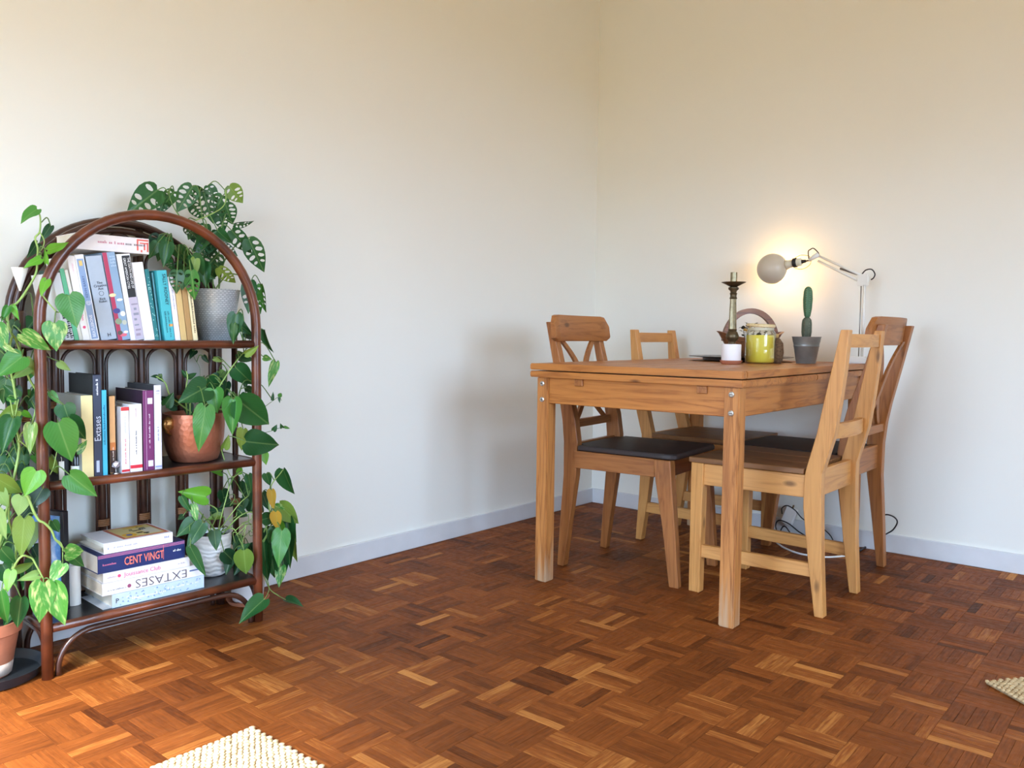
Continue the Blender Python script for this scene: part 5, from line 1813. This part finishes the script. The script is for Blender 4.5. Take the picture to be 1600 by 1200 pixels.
MB().lathe([(0, 0.2985), (0.0125, 0.2985), (0.0125, 0.334), (0.0105, 0.334), (0.0105, 0.315), (0, 0.315)], 24).build('socket', BRASS, stick, smooth=True, angle=0.6)

# white pillar candle on terracotta saucer
cc = on_z(1142, 569, 0.75)
cs = thing('candle_saucer', 'small terracotta saucer holding the white pillar candle', 'saucer', (cc.x, cc.y, TZ0))
MB().lathe([(0, 0), (0.031, 0), (0.033, 0.002), (0.0385, 0.011), (0.0395, 0.0135), (0.037, 0.0135), (0.032, 0.006), (0, 0.006)], 36, ripple=lambda k, z: 1 + (0.012 if z > 0.01 else 0) * math.sin(k * 0.7)).build('saucer_dish', TERRA, cs, smooth=True, angle=0.8)
wc = thing('pillar_candle', 'short white pillar candle standing on a terracotta saucer', 'candle', (cc.x, cc.y, TZ0 + 0.0064))
WAX = plain('white_wax', (244, 242, 244), 0.5)
MB().lathe([(0, 0), (0.0335, 0), (0.0345, 0.002), (0.0345, 0.062), (0.033, 0.0645), (0.026, 0.063), (0, 0.06)], 36).build('wax', WAX, wc, smooth=True, angle=0.9)
MB().tube([(0, 0, 0.058), (0.0005, 0, 0.064), (0.001, 0, 0.068)], 0.001, 6).build('wick', BLACK, wc)

# yellow candle in a lidded jar
jc = on_z(1187, 568, 0.75)
jar = thing('candle_jar', 'glass jar of yellow wax with a tilted pale lid', 'jar', (jc.x, jc.y, TZ0))


def thin_glass():
    m, nt, p = newmat('jar_glass')
    L = nt.links
    tr = nt.nodes.new('ShaderNodeBsdfTransparent')
    tr.inputs[0].default_value = (0.95, 0.97, 0.95, 1)
    gl = nt.nodes.new('ShaderNodeBsdfGlossy')
    gl.inputs['Roughness'].default_value = 0.05
    lw = nt.nodes.new('ShaderNodeLayerWeight')
    lw.inputs[0].default_value = 0.35
    ms = nt.nodes.new('ShaderNodeMixShader')
    L.new(lw.outputs['Facing'], ms.inputs[0])
    L.new(tr.outputs[0], ms.inputs[1])
    L.new(gl.outputs[0], ms.inputs[2])
    L.new(ms.outputs[0], nt.nodes['Material Output'].inputs[0])
    return m


GLASS = thin_glass()
MB().lathe([(0, 0.001), (0.048, 0.001), (0.0535, 0.006), (0.0545, 0.02), (0.0545, 0.108), (0.052, 0.116), (0.046, 0.121), (0.045, 0.131)], 40).build('glass_body', GLASS, jar, smooth=True, angle=0.9)
MB().lathe([(0, 0.004), (0.046, 0.004), (0.0505, 0.009), (0.0515, 0.1), (0.049, 0.1045), (0.02, 0.103), (0, 0.102)], 40, ripple=lambda k, z: 1 + 0.008 * math.sin(k * 0.9 + z * 60)).build('wax', plain('yellow_wax', (230, 212, 76), 0.4), jar, smooth=True, angle=0.9)
MB().lathe([(0.0452, 0.1215), (0.0475, 0.1215), (0.0475, 0.131), (0.0452, 0.131)], 36).build('neck_ring', plain('rubber_seal', (190, 186, 160), 0.4), jar, smooth=True, angle=0.9)
lid = MB()
LM = Matrix.Translation((0, 0, 0.1335)) @ Matrix.Rotation(0.05, 4, 'X')
lid.lathe([(0, 0), (0.049, 0), (0.052, 0.003), (0.0515, 0.009), (0.048, 0.012), (0, 0.012)], 36)
lid.v = [tuple(LM @ Vector(v)) for v in lid.v]
lid.build('lid', wood('lid_wood', 'x', (226, 206, 160), (206, 180, 128), 0.5, 1.2, knots=False), jar, smooth=True, angle=0.8)

# twine ball behind the jar
tw_c = on_z(1212, 568, 0.75)
tw = thing('twine_pouch', 'slim brown woven pouch leaning behind the yellow jar', 'pouch', (tw_c.x, tw_c.y, TZ0))
MB().lathe([(0, 0), (0.018, 0), (0.024, 0.012), (0.027, 0.04), (0.024, 0.075), (0.013, 0.092), (0, 0.095)], 24, ripple=lambda k, z: 1 + 0.03 * ((k + int(z * 120)) % 2)).build('woven_body', plain('woven_brown', (110, 84, 58), 0.9, noise=0.4, nscale=140, bump=0.8), tw, smooth=True)
MB().lathe([(0, 0.0952), (0.007, 0.0952), (0.009, 0.102), (0.006, 0.109), (0, 0.110)], 14).build('cork', plain('cork', (196, 164, 104), 0.8), tw, smooth=True)

# cactus in a zinc pot
kc = on_z(1259, 568, 0.75)
cact = thing('potted_cactus', 'two-tiered spiny cactus in a plain zinc pot', 'potted plant', (kc.x, kc.y, TZ0))
ZINC = plain('zinc_pot', (140, 144, 142), 0.36, 0.35, noise=0.18, nscale=18)
MB().lathe([(0, 0), (0.034, 0), (0.0355, 0.002), (0.045, 0.062), (0.0465, 0.064), (0.0465, 0.067), (0.0455, 0.069), (0.047, 0.073), (0.0468, 0.076), (0.0485, 0.08), (0.0515, 0.097), (0.0535, 0.099), (0.0535, 0.1005), (0.050, 0.1), (0.046, 0.088), (0, 0.088)], 44).build('pot', ZINC, cact, smooth=True, angle=0.9)
MB().lathe([(0, 0.092), (0.02, 0.0925), (0.0475, 0.09)], 24).build('soil', SOIL, cact, smooth=True)
CACT = plain('cactus_green', (74, 112, 80), 0.6, noise=0.15, nscale=40)
CACT2 = plain('cactus_grey', (84, 92, 76), 0.7, noise=0.25, nscale=40)
SPINE = plain('cactus_spine', (206, 198, 170), 0.6)


def cactus_seg(nm, mat, z0, z1, prof, dx):
    m_ = MB()
    rib = 8
    seg = rib * 4
    rings_ = []
    for t, r in prof:
        rings_.append([Vector((dx + r * (1 - 0.16 * (0.5 - 0.5 * math.cos(2 * PI * k * rib / seg))) * math.cos(2 * PI * k / seg), r * (1 - 0.16 * (0.5 - 0.5 * math.cos(2 * PI * k * rib / seg))) * math.sin(2 * PI * k / seg), z0 + (z1 - z0) * t)) for k in range(seg)])
    m_.loft(rings_)
    body = m_.build(nm, mat, cact, smooth=True)
    sp_ = MB()
    for k in range(rib):
        a = 2 * PI * k / rib
        for j in range(13):
            t = 0.06 + 0.9 * j / 13
            r = 0
            for (t0, r0), (t1, r1) in zip(prof[:-1], prof[1:]):
                if t0 <= t <= t1: r = r0 + (r1 - r0) * (t - t0) / (t1 - t0)
            c = Vector((dx + r * math.cos(a), r * math.sin(a), z0 + (z1 - z0) * t))
            for q in range(4):
                b = a + RNG.uniform(-0.9, 0.9)
                d = Vector((math.cos(b), math.sin(b), RNG.uniform(-0.7, 0.7))).normalized() * 0.0055
                s_ = Vector((-math.sin(b), math.cos(b), 0)) * 0.0004
                sp_.add([c - s_, c + s_, c + d], [(0, 1, 2)])
    tag(sp_.build('spines', SPINE, body), kind='stuff')


cactus_seg('lower_stem', CACT2, 0.088, 0.172, [(0, 0.013), (0.1, 0.0165), (0.35, 0.0195), (0.7, 0.0195), (0.9, 0.017), (1, 0.010)], -0.003)
cactus_seg('upper_stem', CACT, 0.170, 0.288, [(0, 0.007), (0.08, 0.012), (0.3, 0.0165), (0.6, 0.0185), (0.85, 0.0165), (0.94, 0.0125), (0.985, 0.0065), (1, 0.002)], 0.0)

# ------------------------------------------------------------------ desk lamp with a big globe bulb
LX = -0.125
LAMPW = plain('lamp_white', (232, 230, 222), 0.35)


def lp(px, py, x=LX): return on_x(px, py, x)


lb = lp(1338, 568)
lamp = thing('desk_lamp', 'white spring-arm desk lamp holding a glowing globe bulb', 'lamp', (LX, lb.y, TZ0))
LO = Vector((LX, lb.y, TZ0))
MB().box(-0.05, 0.05, -0.052, 0.052, 0.0, 0.026).build('base', LAMPW, lamp, bevel=0.004, bseg=2)
pt, pb_ = lp(1351, 437) - LO, lp(1352, 562) - LO
jt = lp(1277, 398) - LO
el = lp(1352, 432) - LO
MB().tube([(pb_.x, pt.y, 0.026), (pt.x, pt.y, pt.z)], 0.0055, 10).build('post', LAMPW, lamp, smooth=True)
MB().tube([(pb_.x + 0.006, pt.y + 0.014, 0.026), (pt.x + 0.006, pt.y + 0.014, pt.z - 0.02)], 0.0022, 8).build('post_rod', plain('steel', (150, 152, 150), 0.3, 0.9), lamp, smooth=True)
for dz in (0.0, -0.026):
    MB().tube([el + Vector((0, 0.006, dz)), jt + Vector((0, -0.004, dz * 0.8 - 0.004))], 0.0048, 8).build('arm_rod', LAMPW, lamp, smooth=True)
MB().tube([el + Vector((0.004, 0.02, 0.006)), el.lerp(jt, 0.52) + Vector((0.004, 0, -0.014))], 0.0042, 8).build('spring', plain('spring_grey', (122, 112, 106), 0.4, 0.6), lamp, smooth=True)
MB().box(el.x - 0.008, el.x + 0.008, el.y - 0.014, el.y + 0.03, el.z - 0.036, el.z + 0.01).build('elbow_plate', LAMPW, lamp, bevel=0.004, bseg=2)
hd_ = lp(1264, 407) - LO
MB().tube([jt + Vector((0, -0.006, 0.002)), jt.lerp(hd_, 0.5), hd_], [0.011, 0.009, 0.006], 8).build('head_bracket', LAMPW, lamp, smooth=True)
sk0, sk1 = lp(1259, 408) - LO, lp(1234, 412) - LO
axis = (sk1 - sk0).normalized()
MB().tube([hd_, sk0 + axis * 0.002], 0.003, 6).build('cord_grip_wire', BLACK, lamp, smooth=True)
MB().tube([sk0, sk0 + axis * 0.016], [0.006, 0.008], 12).build('cord_grip', BLACK, lamp, smooth=True, angle=0.7)
MB().tube([sk0 + axis * 0.016, sk0 + axis * 0.020, sk0 + axis * 0.036], [0.012, 0.016, 0.016], 18).build('socket', plain('socket_cream', (224, 220, 196), 0.4), lamp, smooth=True, angle=0.7)
MB().tube([sk0 + axis * 0.036, sk0 + axis * 0.038, sk0 + axis * 0.050, sk0 + axis * 0.052], [0.017, 0.0195, 0.0195, 0.017], 20).build('socket_ring', BLACK, lamp, smooth=True, angle=0.5)
wire = [sk0 + axis * 0.045 + Vector((0, 0, 0.02)), sk0 + axis * 0.02 + Vector((0, 0, 0.027)), sk0 - axis * 0.012 + Vector((0, 0, 0.018)), sk0 - axis * 0.022, sk0 - axis * 0.014 + Vector((0, 0, -0.02)), sk0 + axis * 0.015 + Vector((0, 0, -0.03)), sk0 + axis * 0.045 + Vector((0, 0, -0.022))]
MB().tube(spline(wire, 5), 0.0012, 6).build('shade_clip', plain('brass_wire', (190, 170, 90), 0.3, 0.8), lamp, smooth=True)
MB().tube(spline([hd_ + Vector((0, 0, 0.002)), hd_ + Vector((0, 0.004, 0.035)), lp(1266, 390) - LO, lp(1271, 388) - LO, lp(1277, 393) - LO, jt + Vector((0, -0.006, 0.004))], 6), 0.0022, 6).build('cord', BLACK, lamp, smooth=True)
MB().tube(spline([lp(1347, 428) - LO, lp(1353, 422) - LO, lp(1362, 421) - LO, lp(1367, 428) - LO, lp(1365, 434) - LO, lp(1361, 437) - LO], 6), 0.0024, 6).build('cord', BLACK, lamp, smooth=True)
# globe bulb: opaque white front, clear glowing cap on the side that faces the wall
bc_ = lp(1207, 420)
bulb = thing('globe_bulb', 'large white globe bulb lighting the wall from the desk lamp socket', 'bulb', bc_)
RB = 0.0625
fwd = Vector((1, -0.22, -0.12)).normalized()
q_ = fwd.to_track_quat('Z', 'Y').to_matrix().to_4x4()
CUT = math.radians(74)
capm = MB()
prof = [(RB * math.sin(a), RB * math.cos(a)) for a in [CUT * i / 10 for i in range(11)]]
capm.lathe([(0.0005, RB)] + prof[1:], 40)
capm.f = [f for f in capm.f if len(f) == 4]
capm.v = [tuple(q_ @ Vector(v)) for v in capm.v]
em, nt, p = newmat('bulb_glow')
p.inputs['Base Color'].default_value = (1, 0.8, 0.5, 1)
p.inputs['Emission Color'].default_value = (1.0, 0.56, 0.2, 1)
p.inputs['Emission Strength'].default_value = 17.0
capm.build('glowing_cap', em, bulb, smooth=True)
front = MB()
prof = [(RB * math.sin(a), RB * math.cos(a)) for a in [CUT + (PI - 0.01 - CUT) * i / 22 for i in range(23)]]
front.lathe(prof, 40)
front.f = [f for f in front.f if len(f) == 4 or len(f) > 4 and front.v[f[0]][2] < 0]
front.v = [tuple(q_ @ Vector(v)) for v in front.v]
front.build('coated_front', plain('bulb_white', (200, 188, 168), 0.3), bulb, smooth=True)
nk = (sk0 + LO + axis * 0.050) - bc_
MB().tube([nk.normalized() * (RB - 0.006), nk.normalized() * (RB + 0.008), nk], [0.022, 0.0165, 0.0155], 20).build('neck', plain('bulb_neck', (210, 200, 176), 0.35), bulb, smooth=True)

# ------------------------------------------------------------------ sockets and cables by the wall
pw0 = on_x(1226, 830, -0.05)
adp = thing('power_adapter', 'white power adapter hanging by the baseboard under the table', 'adapter', (-0.035, pw0.y, 0.0))
za, zb = on_x(1226, 834, -0.05).z, on_x(1222, 806, -0.05).z
MA = Matrix.Translation((0, 0.0, max(0.055, za))) @ Matrix.Rotation(0.35, 4, 'X')
MB().box(-0.012, 0.012, -0.024, 0.024, 0.0, 0.075, MA).build('adapter_body', WHITE, adp, bevel=0.003)
MB().tube([MA @ Vector((0, 0, 0.075)), MA @ Vector((0, 0, 0.088))], 0.004, 8).build('plug_boot', plain('plug_boot', (120, 96, 60), 0.4), adp)


def cable(name, label, pts, r, mat, grp=None):
    o = MB().tube(spline(pts, 6), r, 7).build(name, mat, None, smooth=True)
    return tag(o, label, 'cable', grp)


CX = -0.045
cable('black_cable', 'black cable arching from the adapter to the floor under the table', [on_x(1222, 803, CX), on_x(1222, 794, CX), on_x(1230, 790, CX), on_x(1242, 797, CX), on_x(1256, 812, CX), on_x(1280, 822, CX), on_x(1296, 835, CX), on_x(1303, 847, CX)], 0.0024, BLACK)
cable('black_cable', 'tangled black cable looped around the white adapter', [on_x(1217, 838, CX - 0.03), on_x(1212, 822, CX - 0.03), on_x(1217, 813, CX - 0.03), on_x(1232, 818, CX - 0.03), on_x(1247, 830, CX - 0.03), on_x(1258, 838, CX - 0.03), on_x(1240, 838, CX - 0.03), on_x(1226, 822, CX - 0.03), on_x(1219, 832, CX - 0.03), on_x(1222, 842, CX - 0.03)], 0.0028, BLACK)
cable('white_cable', 'white extension cable lying in a curve on the floor beneath the table', [Vector((p_.x, p_.y, 0.0045)) for p_ in (on_z(1214, 850, 0.0), on_z(1226, 858, 0.0), on_z(1250, 867, 0.0), on_z(1285, 872, 0.0), on_z(1314, 871, 0.0), on_z(1330, 868, 0.0), on_z(1338, 866, 0.0))], 0.0038, WHITE)
cable('black_cable', 'black cable joined to the white one beside the baseboard', [Vector((p_.x, p_.y, 0.0045)) for p_ in (on_z(1342, 863, 0.0), on_z(1352, 857, 0.0), on_z(1364, 850, 0.0))] + [on_x(1374, 838, -0.03), on_x(1377, 815, -0.03)], 0.0042, BLACK)
cable('black_cable', 'black cable hanging in a round loop against the wall', [on_x(1376, 772, -0.03), on_x(1380, 785, -0.03), on_x(1379, 800, -0.03), on_x(1375, 806, -0.03), on_x(1386, 804, -0.03), on_x(1397, 808, -0.03), on_x(1402, 816, -0.03), on_x(1395, 828, -0.03), on_x(1382, 836, -0.03), on_x(1375, 843, -0.03)], 0.0028, BLACK)

# ------------------------------------------------------------------ jute rugs
def jute(name, rgb1, rgb2):
    m, nt, p = newmat(name)
    L = nt.links
    geo = nt.nodes.new('ShaderNodeNewGeometry')
    n = nt.nodes.new('ShaderNodeTexNoise')
    n.inputs['Scale'].default_value = 60
    n.inputs['Detail'].default_value = 4
    L.new(geo.outputs['Position'], n.inputs['Vector'])
    cr = nt.nodes.new('ShaderNodeValToRGB')
    cr.color_ramp.elements[0].position, cr.color_ramp.elements[1].position = 0.3, 0.7
    cr.color_ramp.elements[0].color, cr.color_ramp.elements[1].color = srgb(*rgb1), srgb(*rgb2)
    L.new(n.outputs[0], cr.inputs[0])
    L.new(cr.outputs[0], p.inputs['Base Color'])
    p.inputs['Roughness'].default_value = 0.95
    p.inputs['Specular IOR Level'].default_value = 0.1
    return m


KNOT = None


def rug(label, loc, rz, sx, sy, mat, step, flip):
    """local: corner at the origin, rug spreads over +x, +y"""
    r = thing('jute_rug', label, 'rug', loc, rz)
    MB().box(0.004, sx, 0.004, sy, 0.0008, 0.006).build('backing', plain('jute_backing', (150, 126, 92), 0.95), r)
    bmx = bmesh.new()
    bmesh.ops.create_icosphere(bmx, subdivisions=1, radius=1)
    bv, bf = [v.co.copy() for v in bmx.verts], [tuple(v.index for v in f.verts) for f in bmx.faces]
    bmx.free()
    mb_ = MB()
    for i in range(int(sx / step)):
        for j in range(int(sy / (step * 0.8))):
            cx_ = (i + 0.5 + (0.5 if j % 2 else 0)) * step + RNG.uniform(-0.001, 0.001)
            cy_ = (j + 0.5) * step * 0.8 + RNG.uniform(-0.001, 0.001)
            a = RNG.uniform(-0.4, 0.4)
            k = RNG.uniform(0.85, 1.15)
            ca, sa = math.cos(a), math.sin(a)
            vs = []
            for v in bv:
                x, y = v.x * step * 0.60 * k, v.y * step * 0.44 * k
                vs.append((cx_ + x * ca - y * sa, cy_ + x * sa + y * ca, 0.0075 + v.z * 0.0045 * k))
            mb_.add(vs, bf)
    tag(mb_.build('woven_knots', mat, r, smooth=True), kind='stuff')
    return r


rug('cream jute rug with a coarse knotted weave near the bookcase', (-2.497, -0.854, 0), PI, 1.15, 1.3, jute('jute_cream', (188, 166, 126), (230, 214, 180)), 0.0135, 1)
rug('tan jute rug corner turned diagonally on the open parquet', (-1.177, -1.987, 0), math.atan2(-0.62, 0.78) - PI / 2, 0.62, 0.75, jute('jute_tan', (176, 150, 110), (206, 182, 142)), 0.0125, 1)
